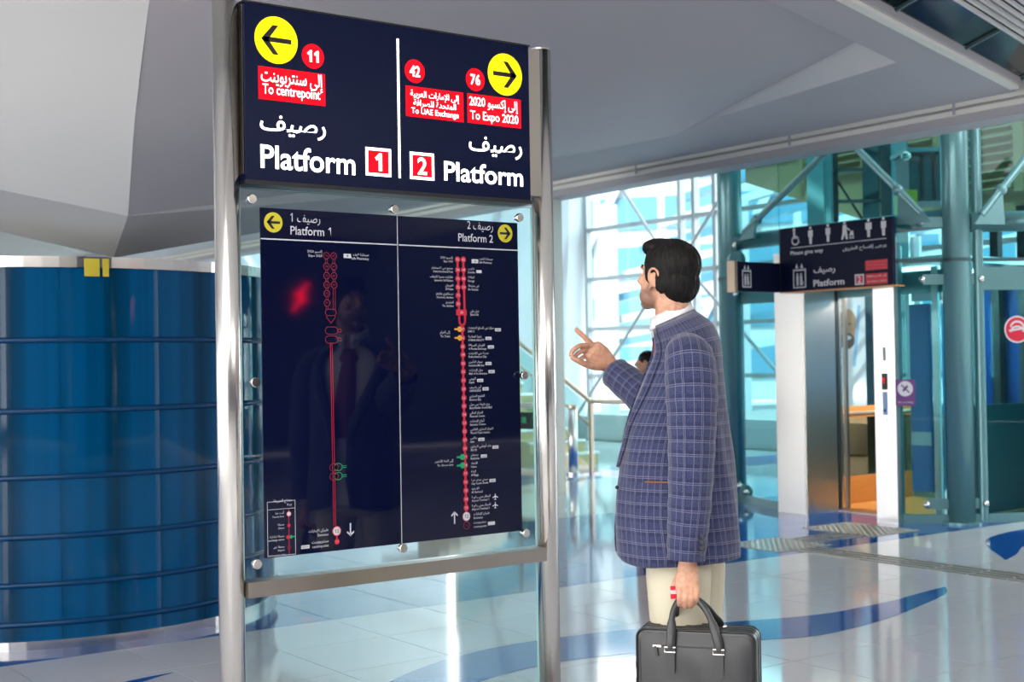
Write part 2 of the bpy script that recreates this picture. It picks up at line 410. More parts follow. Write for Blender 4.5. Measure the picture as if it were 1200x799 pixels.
# recess riser, paler to paint in the light on it, and tilted shell
Q3 = dep(1003, 49, 9.0); Q2t = dep(788, 160, 11.62)
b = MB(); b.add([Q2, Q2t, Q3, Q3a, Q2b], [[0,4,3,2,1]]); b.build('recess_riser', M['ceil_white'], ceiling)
P1 = dep(150, 253, 7.0); P0 = dep(175, 0, 6.25); P0m = dep(158, 140, 6.55); Ptop = dep(182, -60, 6.1)
P2 = dep(133, 302, 7.75)
L1 = dep(0, 222, 6.55); L1b = dep(-260, 169, 6.0); L2 = dep(0, 270, 7.4); L2b = dep(-260, 211, 7.0); Ltop = dep(-300, -60, 5.6)
Lo = dep(643, 214, 13.05)
def grid4(a, b_, c, d, n, m_, bulge=0):
    V = []; F = []
    for i in range(n+1):
        for j in range(m_+1):
            u = i/n; v = j/m_
            V.append((a*(1-u)+b_*u)*(1-v) + (d*(1-u)+c*u)*v)
    for i in range(n):
        for j in range(m_): F.append([i*(m_+1)+j, (i+1)*(m_+1)+j, (i+1)*(m_+1)+j+1, i*(m_+1)+j+1])
    return V, F
def poly_tri(name, pts, m, smooth=False):
    bm = bmesh.new(); vs = [bm.verts.new(p) for p in pts]; f = bm.faces.new(vs); bmesh.ops.triangulate(bm, faces=[f])
    d = bpy.data.meshes.new(name); bm.to_mesh(d); bm.free(); d.materials.append(m); return link(bpy.data.objects.new(name, d), ceiling)
Q5 = dep(870, -60, 6.6)
def rows(name, Lp, Rp, m, nc=14, sub=4):
    # ruled patch between two edge polylines of equal length
    LL = smoothpath(Lp, sub); RR = smoothpath(Rp, sub) if not isinstance(Rp[0], float) else Rp
    V = []; F = []
    for a, c in zip(LL, RR):
        a, c = Vector(a), Vector(c)
        for k in range(nc+1): V.append(a.lerp(c, k/nc))
    for i in range(len(LL)-1):
        for k in range(nc): F.append([i*(nc+1)+k, (i+1)*(nc+1)+k, (i+1)*(nc+1)+k+1, i*(nc+1)+k+1])
    b = MB(); b.add(V, F); return b.build(name, m, ceiling, smooth=True)
Pm2 = P0m.lerp(P1, .55)
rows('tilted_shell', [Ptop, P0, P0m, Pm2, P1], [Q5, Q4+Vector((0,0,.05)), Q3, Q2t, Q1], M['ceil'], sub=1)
b = MB(); b.add([P1, P2, Lo, Q1], [[0,1,2,3]]); b.build('shell_bevel', M['ceil'], ceiling)
rows('pier_facet', [Ltop, Ltop.lerp(L1b, .2), Ltop.lerp(L1b, .62), L1b], [Ptop, P0, P0m, P1], M['ceil_white'])  # paler colour paints in the light this facet catches
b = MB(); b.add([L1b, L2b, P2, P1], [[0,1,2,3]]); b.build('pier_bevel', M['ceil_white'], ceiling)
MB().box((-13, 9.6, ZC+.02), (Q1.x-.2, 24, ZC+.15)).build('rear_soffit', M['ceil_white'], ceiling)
# overhead ceiling above the camera (outside the frame, bounces the daylight)
b = MB(); cl = 6.7
def atd(x): return (cl - x*_f.x)/_f.y
over = [(-12, -12, 3.62), (12, -12, 3.62), (12, atd(12), 3.62), (-4, atd(-4), 3.62), (-12, 9.6, 3.62)]
b.prism([Vector(p) for p in over], (0, 0, .2)); b.build('overhead_panel', M['ceil_white'], ceiling)
MB().box((-12.2, -12.2, 4.3), (9.2, 26, 4.5)).build('light_block_slab', M['ceil'], ceiling)  # unseen slab added to stop light leaking in from above
# fascia along the edge of the soffit: stepped cream beam
fas = empty('trim_1', (FX, 12, 3.27)); tag(fas, 'stepped cream fascia beam along the soffit edge', kind='structure')
y0, y1 = E1.y-.05, 25
b = MB().box((FX-.02, y0, 3.395), (FX+.30, y1, ZC+.10)); b.build('fascia_lip', M['cream'], fas)
b = MB().box((FX+.03, y0, 3.375), (FX+.30, y1, 3.395)); b.build('fascia_groove', M['ceil'], fas)
b = MB().box((FX-.005, y0, 3.335), (FX+.30, y1, 3.375)); b.build('fascia_rib', M['cream'], fas)
b = MB().box((FX+.02, y0, 3.265), (FX+.30, y1, 3.335)); b.build('fascia_board', M['ceil'], fas)
MB().box((FX-.02, 1.0, 3.265), (FX+.30, E1.y-.06, ZC+.3)).build('fascia_return', M['cream'], fas)
for yy in (8.05, 6.35, 10.1):
    MB().box((FX-.024, yy-.012, 3.34), (FX-.02, yy+.012, ZC)).build('fascia_joint', M['ceil'], fas)
# lip along the angled right edge, dark glazing and white louvres above it
ed = (E0-E1).normalized(); en = Vector((-ed.y, ed.x, 0));  en = en if en.dot(Vector((1,-1,0))) > 0 else -en
t2 = empty('trim_2', tuple(E1)); tag(t2, 'cream lip along the angled ceiling edge', kind='structure')
MB().obox((E1+E6)/2 + en*.03 + Vector((0,0,.06)), (ed, en, ZA), ((E6-E1).length/2, .03, .075)).build('lip_strip', M['cream'], t2)
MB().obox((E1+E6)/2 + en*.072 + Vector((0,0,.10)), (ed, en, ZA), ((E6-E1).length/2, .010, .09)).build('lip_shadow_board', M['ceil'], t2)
dg_ = empty('window_2', tuple(E1+Vector((0,0,.5)))); tag(dg_, 'dark tinted glazing above the angled ceiling edge', kind='structure')
for k in range(5):
    a = E1 + ed*(.05+k*1.25); c = a + ed*1.22
    p = [a+en*.085+ZA*.06, c+en*.085+ZA*.06, c+en*.34+ZA*.16, a+en*.34+ZA*.16]
    MB().prism(p, (0,0,.02)).build('pane', M['glass_dark'] if 'glass_dark' in M else M['dark'], dg_)
for k in range(6):
    a = E1 + ed*(.02+k*1.25); MB().beam(a+en*.085+ZA*.05, a+en*.34+ZA*.15, .025, .02).build('mullion', M['teal_dark'], dg_)
lv = empty('louvre_ceiling', tuple(E1+en*1.1+ZA*.3)); tag(lv, 'white slatted louvre ceiling strip at the upper right corner', 'ceiling louvre')
for k in range(7):
    o_ = en*(.335+k*.046) + ZA*(.14+k*.012)
    MB().beam(E1+ed*-.6+o_, E6+o_, .022, .02).build('slat', M['ceil_white'], lv)
MB().obox((E1+E6)/2+en*.50+ZA*.33, (ed, en, ZA), (4.0, .22, .01)).build('louvre_backing', M['dark'], lv)
MB().obox((E1+E6)/2+en*1.05+ZA*.26, (ed, en, ZA), (4.0, .40, .02)).build('edge_panel', M['ceil_white'], lv)

# -------- rear and left walls of the hall (behind the camera; they show in the reflections)
wb = MB().box((-12, -12.3, 0), (16, -12, 5)).build('wall_back', M['rear']); tag(wb, 'dim grey rear wall of the concourse', kind='structure')
w3 = empty('window_3', (-12, 0, 0)); tag(w3, 'tall glazed side wall of the concourse', kind='structure')
MB().box((-12.2, -12, 0), (-12, 24, .3)).build('sill', M['mullion'], w3)
for k in range(13): MB().box((-12.15, -12+k*3-.10, .3), (-11.95, -12+k*3+.10, 3.62)).build('mullion', M['mullion'], w3)
wr2 = MB().box((16.2, -12, 0), (16.4, 3, 8)).build('wall_darkener', M['rear']); tag(wr2, 'unseen dark wall beyond the elevator, added to darken reflections', kind='structure')  # added out of view to darken what the drum and sign mirror
wf = MB().box((-12, 24, 0), (8.6, 24.3, 3.6)).build('wall_far', M['ceil_white']); tag(wf, 'pale far wall behind the drum', kind='structure')

# -------- atrium beyond the fascia: glazed facade, pier, roof
win = empty('window_1', (16, 17, 0)); tag(win, 'tall glazed atrium facade with slender grey mullions', kind='structure')
WX = 16.0
zs = [.43, 1.19, 2.065, 3.0, 3.93, 4.9, 5.9, 7.0]
ysm = [19.46, 16.9, 16.55, 16.05, 13.6, 11.1, 8.6, 6.1, 3.6]
MB().box((WX-.1, 3, 0), (WX+.15, 26, .43)).build('sill_wall', M['mullion'], win)
for y in ysm: MB().box((WX-.06, y-.04, .43), (WX+.06, y+.04, 8)).build('mullion', M['mullion'], win)
for z in zs: MB().box((WX-.05, 3, z-.035), (WX+.05, 19.46, z+.035)).build('transom', M['mullion'], win)
yy = sorted(ysm)
for a, c in zip(yy[:-1], yy[1:]):
    for z0, z1 in zip(zs[:-1], zs[1:]):
        MB().box((WX-.006, a+.04, z0+.035), (WX+.006, c-.04, z1-.035)).build('pane', M['facade_glass'], win)
for (a, za, c, zc) in ((19.4, .5, 16.9, 3.0), (18.6, 5.2, 16.9, 3.2), (19.4, 2.1, 17.6, .5), (16.5, 3.1, 13.7, .6), (16.5, 3.2, 13.7, 6.0)):
    MB().cyl((WX-.35, a, za), (WX-.35, c, zc), .03, 8).build('brace_rod', M['mullion'], win)
pier = empty('wall_pier', (15.2, 20, 0)); tag(pier, 'pale blue-grey leaning concrete pier beside the facade', kind='structure')
b = MB(); b.prism([Vector((15.6, 19.75, 0)), Vector((15.6, 23.5, 0)), Vector((15.6, 23.5, 8)), Vector((15.6, 19.32, 8))], (.5, 0, 0)); b.build('pier_slab', M['pier'], pier)
rf = empty('ceiling_atrium', (13, 13, 8)); tag(rf, 'unseen high atrium roof, glazed to let more daylight in', kind='structure')
for k in range(10): MB().box((9.27, 1.2+k*2.7, 8.0), (16.3, 1.4+k*2.7, 8.25)).build('roof_beam', M['mullion'], rf)
for k in range(9): MB().box((9.3, 1.42+k*2.7, 8.1), (16.2, 3.88+k*2.7, 8.12)).build('roof_pane', M['roof_glass'], rf)  # panes added and tinted to set the daylight in the atrium
wr = MB().box((9.3, 26, 0), (17, 26.3, 8)).build('wall_atrium', M['pier']); tag(wr, 'pale end wall of the atrium', kind='structure')
up = MB().box((FX+.05, -12, ZC+.12), (FX+.28, 26, 8)).build('wall_upper', M['ceil']); tag(up, 'upper wall above the fascia', kind='structure')
jb = MB().box((9.02, 11.64, 0), (9.20, 11.80, 3.27)).build('trim_3', M['cream']); tag(jb, 'slim beige post at the end of the fascia', kind='structure')
gr = MB().box((16.2, -20, -.3), (90, 70, -.02)).build('ground', M['asphalt']); tag(gr, 'pale paving outside the facade', kind='structure')

# -------- building outside the facade
ob = empty('office_building', (34, 34, 0)); tag(ob, 'pale modern building with blue glass bands seen through the atrium facade', 'building')
b0, b1 = Vector((30, 44, 0)), Vector((44, 24, 0)); bd = (b1-b0).normalized(); bn = Vector((bd.y, -bd.x, 0)); bn = bn if bn.x < 0 else -bn
MB().obox((b0+b1)/2 - bn*4 + ZA*5, (bd, bn, ZA), (12, 4, 5)).build('wall', M['bwhite'], ob)
for r_ in range(5):
    for c_ in range(9):
        p = b0 + bd*(1.5+c_*2.55) + bn*.06 + ZA*(1.4+r_*1.9)
        MB().obox(p, (bd, bn, ZA), (1.12, .06, .62)).build('window_band', M['bteal'], ob)
for k in range(4):
    p = b0 + bd*(2+k*6)+bn*.2; MB().beam(p+ZA*.4, p+bd*5+ZA*9.5, .3, .3).build('diagonal_strut', M['bwhite'], ob)
ob2 = empty('station_canopy', (26, 34, 0)); tag(ob2, 'blue ribbed canopy roof curving down outside the facade', 'canopy')
for k in range(9):
    q = k/8
    MB().beam(Vector((24+q*4, 31-q*2.0, 1.0+k*.75)), Vector((34+q*2, 20.0, 3.2+k*.95)), .55, .22).build('rib', M['bteal'] if k % 2 else M['bwhite'], ob2)
for k in range(3):
    MB().beam(Vector((25+k*2.5, 29.5-k*2.8, -.02)), Vector((25+k*2.5, 29.5-k*2.8, 6)), .4, .4).build('pillar', M['bwhite'], ob2)
# ================================================================== THE PLATFORM SIGN
YS = 4.13; XL, XR = 1.846, 3.168; PR = .0425
sign = empty('platform_sign', (2.5, YS, 0)); tag(sign, 'freestanding platform direction sign with steel posts and glass route maps', 'sign')
for x in (XL, XR):
    post = MB().cyl((x, YS, 0), (x, YS, 2.672), PR, 40).build('post', M['steel'], sign, smooth=False)
    for p in post.data.polygons: p.use_smooth = len(p.vertices) == 4
    MB().cyl((x, YS, 0), (x, YS, .012), .085, 32).build('base_flange', M['steel'], post)
    MB().cyl((x, YS, 2.672), (x, YS, 2.678), PR*.97, 32).build('post_cap', M['chrome'], post)
# light box
YF = 4.07; BX0, BX1, BZ0, BZ1 = 1.889, 3.067, 2.073, 2.664
lb = MB().box((BX0, YF, BZ0), (BX1, YS+.06, BZ1)).build('light_box', M['navy_lit'], sign)
MB().box((BX0-.004, YF-.004, BZ0-.014), (BX1+.004, YS+.064, BZ0)).build('lower_edge', M['black'], lb)
MB().box((BX0-.004, YF-.004, BZ1), (BX1+.004, YS+.064, BZ1+.006)).build('upper_edge', M['black'], lb)
for x0, x1 in ((XL+PR-.003, BX0-.002), (BX1+.004, XR-PR+.004)):
    MB().box((x0, YF+.012, BZ0+.02), (x1, YS+.05, BZ1-.004)).build('end_channel', M['steel_dark'], lb)
pr = Print((0, YF, 0), XA, ZA, .0012, True)
def q1(zx, zy):
    p = onY(280+zx/3.328, zy/3.328, YF); return p.x, p.z
def tq(s, zl, zr, m='white_lit', bold=.004, pts=None, k=1):
    """text from lower-left corner zl to upper-right corner zr of its ink, zoom coordinates"""
    a = q1(*zl); c = q1(*zr); pr.text(s, a[0], c[0], a[1], c[1], m, bold, 4, k)
for (c, d) in (((145,157), -1), ((1037,291), 1)):
    x, z = q1(*c); r = .0795; pr.disc(x, z, r, 'yellow_lit'); pr.arrow(x, z, .112, .050, .017, 'black', (d, 0), 1)
for s, c, r in (('11', (288,220), .0425), ('42', (685,278), .0425), ('76', (921,311), .0425)):
    x, z = q1(*c); pr.disc(x, z, r, 'red_lit'); h = .040; wd = .044; pr.text(s, x-wd/2, x+wd/2, z-h/2, z+h/2, 'white_lit', .018, 4, 1)
def rq(zl, zr, m, k=0):
    a = q1(*zl); c = q1(*zr); pr.rect(a[0], a[1], c[0], c[1], m, k)
rq((76,385), (335,290), 'red_lit'); rq((651,452), (874,362), 'red_lit'); rq((891,478), (1098,390), 'red_lit')
tq('إلى سنتربوينت', (86,336), (325,293)); tq('To centrepoint', (92,376), (316,352))
tq('إلى الإمارات العربية', (668,384), (857,373)); tq('المتحدة للصرافة', (680,418), (845,406)); tq('To UAE Exchange', (672,448), (856,440))
tq('إلى إكسبو 2020', (898,424), (1086,398)); tq('To Expo 2020', (902,474), (1088,452))
tq('رصيف', (82,527), (337,470), bold=.010)
tq('رصيف', (897,606), (1102,548), bold=.010)
tq('Platform', (84,655), (452,595), bold=.015); tq('Platform', (800,704), (1106,655), bold=.015)
for s, a, c in (('1', (494,683), (592,582)), ('2', (667,697), (760,600))):
    x0, z0 = q1(*a); x1, z1 = q1(*c); pr.rect(x0, z0, x1, z1, 'white_lit'); t = .010; pr.rect(x0+t, z0+t, x1-t, z1-t, 'red_lit', 1)
    mx, mz = (x0+x1)/2, (z0+z1)/2; hw = .014 if s == '1' else .020; pr.text(s, mx-hw, mx+hw, mz-.031, mz+.031, 'white_lit', .02, 4, 2)
x0, z1 = q1(612,150); x1, z0 = q1(633,695); xm = (x0+x1)/2; pr.rect(xm-.0045, z0, xm+.0045, z1, 'white_lit')
pr.build(lb, {'yellow_lit': 'arrow_disc', 'red_lit': 'red_field', 'black': 'arrow'})
# glass leaf between the posts and the cross bar
GXa, GXb = XL+PR+.002, XR-PR-.012
for z0, z1 in ((.742, 2.052), (.03, .684)):
    g = MB().box((GXa, YS-.006, z0), (GXb, YS+.006, z1)).build('glass_sheet', M['clear'], sign)
    for x in (GXa, GXb): MB().box((x-.0008, YS-.006, z0), (x+.0008, YS+.006, z1)).build('polished_edge', M['clear_edge'], g)
    MB().box((GXa, YS-.006, z1), (GXb, YS+.006, z1+.0008)).build('polished_edge', M['clear_edge'], g)
MB().box((XL+PR-.006, YS-.052, .688), (XR-.045, YS+.03, .739)).build('cross_bar', M['steel_dark'], sign)
# two printed route maps
YM = YS-.0105
MX0, MXm, MX1, MZ0, MZ1 = 1.961, 2.502, 3.038, .808, 1.989
mp1 = MB().box((MX0, YM, MZ0), (MXm-.0012, YS-.0062, MZ1)).build('route_map', M['navy'], sign)
mp2 = MB().box((MXm+.0012, YM, MZ0), (MX1, YS-.0062, MZ1)).build('route_map', M['navy'], sign)
def qm(zx, zy, o, s):
    p = onY(o[0]+zx/s, o[1]+zy/s, YM); return p.x, p.z
z2 = lambda x, y: qm(x, y, (290,235), 3.717); z3 = lambda x, y: qm(x, y, (290,450), 3.474)
z4 = lambda x, y: qm(x, y, (460,235), 3.717); z5 = lambda x, y: qm(x, y, (460,440), 3.474)
p1 = Print((0, YM, 0), XA, ZA, .0008); p2 = Print((0, YM, 0), XA, ZA, .0008)
# headings
hz = z2(50,165)[1]
p1.rect(MX0, hz-.0022, MXm-.002, hz+.0022, 'white_print'); p2.rect(MXm+.002, hz-.0022, MX1, hz+.0022, 'white_print')
x, z = z2(112,95); p1.disc(x, z, .0345, 'yellow_print'); p1.arrow(x, z, .050, .022, .0085, 'black', (-1,0), 1)
x, z = z4(490,143); p2.disc(x, z, .0345, 'yellow_print'); p2.arrow(x, z, .050, .022, .0085, 'black', (1,0), 1)
a, c = z2(187,148), z2(363,118); p1.text('Platform 1', a[0], c[0], a[1], c[1], 'white_print', .008)
a, c = z2(186,95), z2(316,62); p1.text('رصيف 1', a[0], c[0], a[1]-.006, c[1], 'white_print', 0)
a, c = z4(286,177), z4(437,152); p2.text('Platform 2', a[0], c[0], a[1], c[1]+.002, 'white_print', .008)
a, c = z4(325,128), z4(437,97); p2.text('رصيف 2', a[0], c[0], a[1]-.006, c[1]+.002, 'white_print', 0)
p1.rect(MXm-.0048, MZ0, MXm-.002, MZ1, 'white_print')
# ---- platform 1 map (line outlined in dim red, only the last stops filled)
lw = .0022
rowsL = [240, 287, 327, 367, 405, 446]
xa = z2(344,300)[0]; xb = z2(376,300)[0]
for i, ry in enumerate(rowsL):
    z = z2(350, ry)[1]; p1.ring(xa, z, .0125, lw, 'red_dim'); p1.tline(str((76,74,73,72,71,70)[i]), xa, z-.0045, .0125, 'red_dim', 'C')
    if i < 4: p1.ring(xb, z, .0125, lw, 'red_dim'); p1.tline(str((42,41,40,39)[i]), xb, z-.0045, .0125, 'red_dim', 'C')
    if i:
        zp = z2(350, rowsL[i-1])[1]
        for x in ((xa, xb) if i < 4 else (xa,)):
            for d in (-.004, .004): p1.line(x+d, zp-.0125, x+d, z+.0125, lw*.8, 'red_dim')
zj = z2(360, 487)[1]; zl = z2(350, rowsL[-1])[1]; z4_ = z2(350, rowsL[3])[1]
for d in (-.004, .004):
    p1.line(xa+d, zl-.0125, xa+d, zj+.011, lw*.8, 'red_dim'); p1.line(xb+d, z4_-.0125, xb+d, zj+.011, lw*.8, 'red_dim')
def pill(p, x0, x1, z, r, m, w_):
    p.line(x0, z+r, x1, z+r, w_, m); p.line(x0, z-r, x1, z-r, w_, m)
    for xx, a0 in ((x0, PI/2), (x1, -PI/2)):
        pts = [(xx+r*math.cos(a0+PI*i/8), z+r*math.sin(a0+PI*i/8)) for i in range(9)]
        for u_, v_ in zip(pts[:-1], pts[1:]): p.line(*u_, *v_, w_, m)
pill(p1, xa+.004, xb-.004, zj, .011, 'red_dim', lw)
xc = (xa+xb)/2; zk = z2(360, 535)[1]
for d in (-1, 1): p1.line(xc+d*.018, zj-.011, xc+d*.016, zk+.02, lw, 'red_dim'); p1.line(xc+d*.016, zk+.02, xc, zk, lw, 'red_dim')
for ry, col_ in ((566, 'red_dim'), (605, 'red_dim')):
    z = z2(360, ry)[1]; pill(p1, xc-.010, xc+.014, z, .0125, col_, lw); p1.ring(xc+.034, z, .007, lw*.8, col_)
ze = z3(360,575)[1]; zs_ = z2(360,620)[1]
for d in (-.0035, .0035): p1.line(xc+d+.004, ze, xc+d, zs_, lw*.9, 'red_print')
for ry in (338, 375):
    z = z3(360, ry)[1]; x = z3(352, ry)[0]; pill(p1, x-.004, x+.004, z, .0125, 'red_dim', lw); pill(p1, x+.014, x+.020, z, .0125, 'green_print', lw); p1.line(x+.034, z+.003, x+.05, z+.003, .002, 'green_print'); p1.line(x+.034, z-.003, x+.05, z-.003, .002, 'green_print')
x, z = z3(363,598); p1.disc(x, z, .0175, 'red_print'); p1.disc(x, z, .0145, 'white_print', 1); p1.tline('12', x, z-.006, .017, 'black', 'C', .01, 2, 2)
p1.tline('طيران الإمارات', x-.033, z+.004, .013, 'white_print', 'R', .004); p1.tline('Emirates', x-.033, z-.012, .012, 'white_print', 'R', .004)
x2, zz = z3(364,641); p1.disc(x2, zz, .010, 'red_print'); p1.line(x, z-.0175, x2, zz+.01, .006, 'red_print'); p1.tline('11', x2, zz-.004, .011, 'white_print', 'C', .01, 1, 1)
p1.tline('سنتربوينت', x2-.033, zz+.002, .015, 'white_print', 'R', .004); wd = p1.tline('centrepoint', x2-.033, zz-.014, .0135, 'white_print', 'R', .006)
p1.rect(x2-.033-wd-.042, zz-.013, x2-.033-wd-.010, zz-.001, 'white_print'); p1.tline('METRO', x2-.033-wd-.026, zz-.010, .008, 'black', 'C', 0, 1, 1)
x, z = z3(419,592); p1.arrow(x, z, .046, .014, .0055, 'white_print', (0,-1))
x, z = z2(325,228); p1.tline('إكسبو 2020', x, z, .0125, 'white_print', 'R', .002); p1.tline('Expo 2020', x, z-.0145, .0125, 'white_print', 'R', .004)
x, z = z2(418,240); p1.rect(x, z-.008, x+.030, z+.007, 'white_print'); p1.line(x+.012, z, x+.018, z, .003, 'black', 1); p1.line(x+.015, z-.003, x+.015, z+.003, .003, 'black', 1)
p1.tline('صيدلية لايف', x+.102, z+.002, .0125, 'white_print', 'R', .003); p1.tline('Life Pharmacy', x+.102, z-.012, .0125, 'white_print', 'R', .008)
# key box
a, c = z3(83,703), z3(193,472)
for u_, v_ in (((a[0],a[1]),(c[0],a[1])), ((c[0],a[1]),(c[0],c[1])), ((c[0],c[1]),(a[0],c[1])), ((a[0],c[1]),(a[0],a[1]))): p1.line(*u_, *v_, .0016, 'white_print')
zh = z3(90,512)[1]; p1.line(a[0], zh, c[0], zh, .0012, 'white_print')
p1.tline('مفتاح الخريطة', c[0]-.012, zh+.024, .0125, 'white_print', 'R'); p1.tline('Key', c[0]-.012, zh+.009, .0115, 'white_print', 'R')
xk = z3(168,560)[0]; p1.line(xk, zh-.002, xk, z3(168,690)[1], .004, 'red_dim')
for i, (ry, ar, en_) in enumerate(((528,'أنت هنا','You are here'), (575,'محطة','Station'), (622,'محطة تبادلية','Interchange station'), (665,'محطة غير','Skipped'))):
    z = z3(168, ry)[1]
    if i == 0: p1.disc(xk, z, .009, 'red_print', 1); p1.disc(xk, z, .007, 'white_print', 2)
    elif i == 1: p1.disc(xk, z, .006, 'red_print', 1)
    elif i == 2: p1.disc(xk-.004, z, .007, 'red_print', 1); p1.disc(xk+.008, z, .006, 'green_print', 1); p1.line(xk+.01, z, xk+.024, z, .004, 'green_print', 1)
    else: p1.ring(xk, z, .007, .0015, 'red_dim', 1)
    p1.tline(ar, xk-.018, z+.002, .0105, 'white_print', 'R'); p1.tline(en_, xk-.018, z-.0095, .0095, 'white_print', 'R', .002, 1, 0, .85)
z = z3(168,690)[1]; p1.tline('stations not in service', xk-.012, z-.004, .0095, 'white_print', 'R', 0, 1, 0, .8)
# ---- platform 2 map
xL = z4(283,300)[0]; xR = z4(308,300)[0]; xM = z4(303,600)[0]
br = [('76',257),('74',302),('73',340),('72',377),('71',413),('70',450)]
nmL = [('إكسبو 2020','Expo 2020'),('مجمع دبي للاستثمار','Dubai Investment Park'),('عقارات جميرا للغولف','Jumeirah Golf Estates'),('الفرجان','Al Furjan'),('ديسكفري جاردنز','Discovery Gardens'),('الجاردنز','The Gardens')]
brR = [('42',257),('41',302),('40',340),('39',377)]
nmR = [('صيدلية لايف','Life Pharmacy'),('دانوب','Danube'),('الطاقة','Energy'),('ابن بطوطة','Ibn Battuta')]
dr = .0115
def dot(n, x, z, m='red_print'):
    p2.disc(x, z, dr, m, 1, 20); p2.tline(n, x, z-.0048, .0135, 'white_print', 'C', .01, 1, 2)
zt = z4(300,257)[1]; zjn = z4(300,487)[1]
p2.line(xL, zt, xL+.004, zjn, .0095, 'red_print'); p2.line(xR, zt, xR+.003, zjn, .0095, 'red_print')
for (n, y), (ar, en_) in zip(br, nmL):
    x, z = z4(283, y); x = xL; dot(n, x, z); p2.tline(ar, x-.021, z+.002, .0120, 'white_print', 'R', .002); p2.tline(en_, x-.021, z-.0115, .0115, 'white_print', 'R', .004, 1, 0, .82)
for i, ((n, y), (ar, en_)) in enumerate(zip(brR, nmR)):
    x, z = z4(308, y); x = xR; dot(n, x, z); o_ = .021
    if i == 0:
        p2.rect(x+.038, z-.012, x+.068, z+.003, 'white_print'); p2.line(x+.05, z-.0045, x+.056, z-.0045, .003, 'black', 1); p2.line(x+.053, z-.0075, x+.053, z-.0015, .003, 'black', 1); o_ = .073
    wd = p2.tline(en_, x+o_, z-.0115, .0115, 'white_print', 'L', .006, 1, 0, .9); p2.tline(ar, x+o_, z+.002, .0120, 'white_print', 'L', .002)
    if i == 1: p2.rect(x+o_+wd+.006, z-.010, x+o_+wd+.030, z+.001, 'white_print')
z = zjn; p2.rect(xL-.010, z-.011, xR+.012, z+.011, 'red_print', 1); p2.tline('38', (xL+xR)/2+.002, z-.0048, .0135, 'white_print', 'C', .01, 1, 2)
p2.tline('جبل علي', xR+.028, z+.002, .012, 'white_print', 'L', .002); p2.tline('Jabal Ali', xR+.028, z-.0115, .0115, 'white_print', 'L', .004)
ym = z4(300,540)[1]
for i in range(8):
    a0, a1 = PI*i/8, PI*(i+1)/8; rr = (xR-xL)/2; cx_ = (xL+xR)/2+.004; cz = zjn-.03
    p2.line(cx_-rr*math.cos(a0), cz-rr*1.4*math.sin(a0), cx_-rr*math.cos(a1), cz-rr*1.4*math.sin(a1), .0095, 'red_print')
for s_ in (-1, 1): p2.line((xL+xR)/2+.004+s_*(xR-xL)/2, zjn, (xL+xR)/2+.004+s_*(xR-xL)/2, zjn-.032, .0095, 'red_print')
main = [('37',560,4,'مركز دبي للسلع المتعددة','DMCC',1,'t'),('36',598,4,'شوبا العقارية','SOBHA REALTY',1,'t'),('35',636,4,'الفردان للصرافة','Al Fardan Exchange',1,''),('34',671,4,'مدينة دبي للإنترنت','Dubai Internet City',0,''),('33',709,4,'سوق التأمين','InsuranceMarket',1,''),('32',745,4,'مول الإمارات','Mall of the Emirates',1,''),('31',783,4,'اكويتي','Equiti',1,''),
 ('29',54,5,'أون باسيف','ONPASSIVE',1,''),('26',90,5,'الخليج التجاري','Business Bay',0,''),('25',124,5,'برج خليفة دبي مول','Burj Khalifa / Dubai Mall',0,''),('24',158,5,'المركز المالي','Financial Centre',0,''),('23',192,5,'أبراج الإمارات','Emirates Towers',0,''),('22',226,5,'المركز التجاري العالمي','World Trade Centre',0,''),('21',261,5,'ماكس','max',1,''),('20',296,5,'بنك أبوظبي التجاري','ADCB',1,''),('19',330,5,'برجمان','BurJuman',1,'g'),('18',364,5,'الاتحاد','Union',0,'g'),('17',398,5,'الرقة','Al Rigga',0,''),('16',433,5,'سيتي سنتر ديرة','City Centre Deira',1,''),('15',468,5,'القرهود','Al Garhoud',0,''),('14',503,5,'المطار مبنى رقم 1','Airport Terminal 1',0,'p'),('13',538,5,'المطار مبنى رقم 3','Airport Terminal 3',0,'p')]
xe = z5(300,573)[0]; zend = z5(300,573)[1]
p2.line(cx_, cz-.02, xe, zend, .0095, 'red_print')
def lx(z): return cx_ + (xe-cx_)*((cz-z)/(cz-zend))
for n, y, zo, ar, en_, nw, k in main:
    z = (z4 if zo == 4 else z5)(300, y)[1]; x = lx(z); dot(n, x, z); o_ = x+.026
    if k == 't': p2.disc(x-.013, z, .0105, 'orange_print', 2, 16); p2.line(x-.036, z, x-.02, z, .007, 'orange_print', 1)
    if k == 'g': p2.disc(x-.013, z, .0115, 'green_print', 2, 16); p2.line(x-.038, z, x-.02, z, .007, 'green_print', 1)
    wd = p2.tline(en_, o_, z-.0120, .0118, 'white_print', 'L', .006, 1, 0, .88); wa = p2.tline(ar, o_, z+.0015, .0122, 'white_print', 'L', .002); wm = max(wd, wa)
    if nw: p2.rect(o_+wm+.006, z-.008, o_+wm+.034, z+.004, 'white_print'); p2.tline('NEW', o_+wm+.020, z-.0055, .0085, 'navy', 'C', 0, 1, 1)
    if k == 'p':
        ax0 = o_+wm+.022
        p2.poly([(ax0+u*.013, z+v*.013) for u, v in ((0,1),(.14,.75),(.14,.30),(1,-.15),(1,-.35),(.14,-.12),(.12,-.60),(.40,-.82),(.40,-.95),(0,-.85),(-.40,-.95),(-.40,-.82),(-.12,-.60),(-.14,-.12),(-1,-.35),(-1,-.15),(-.14,.30),(-.14,.75))], 'white_print')
p2.disc(xe, zend, .0175, 'red_print', 1); p2.disc(xe, zend, .0160, 'white_print', 2); p2.tline('12', xe, zend-.006, .017, 'black', 'C', .01, 2, 3)
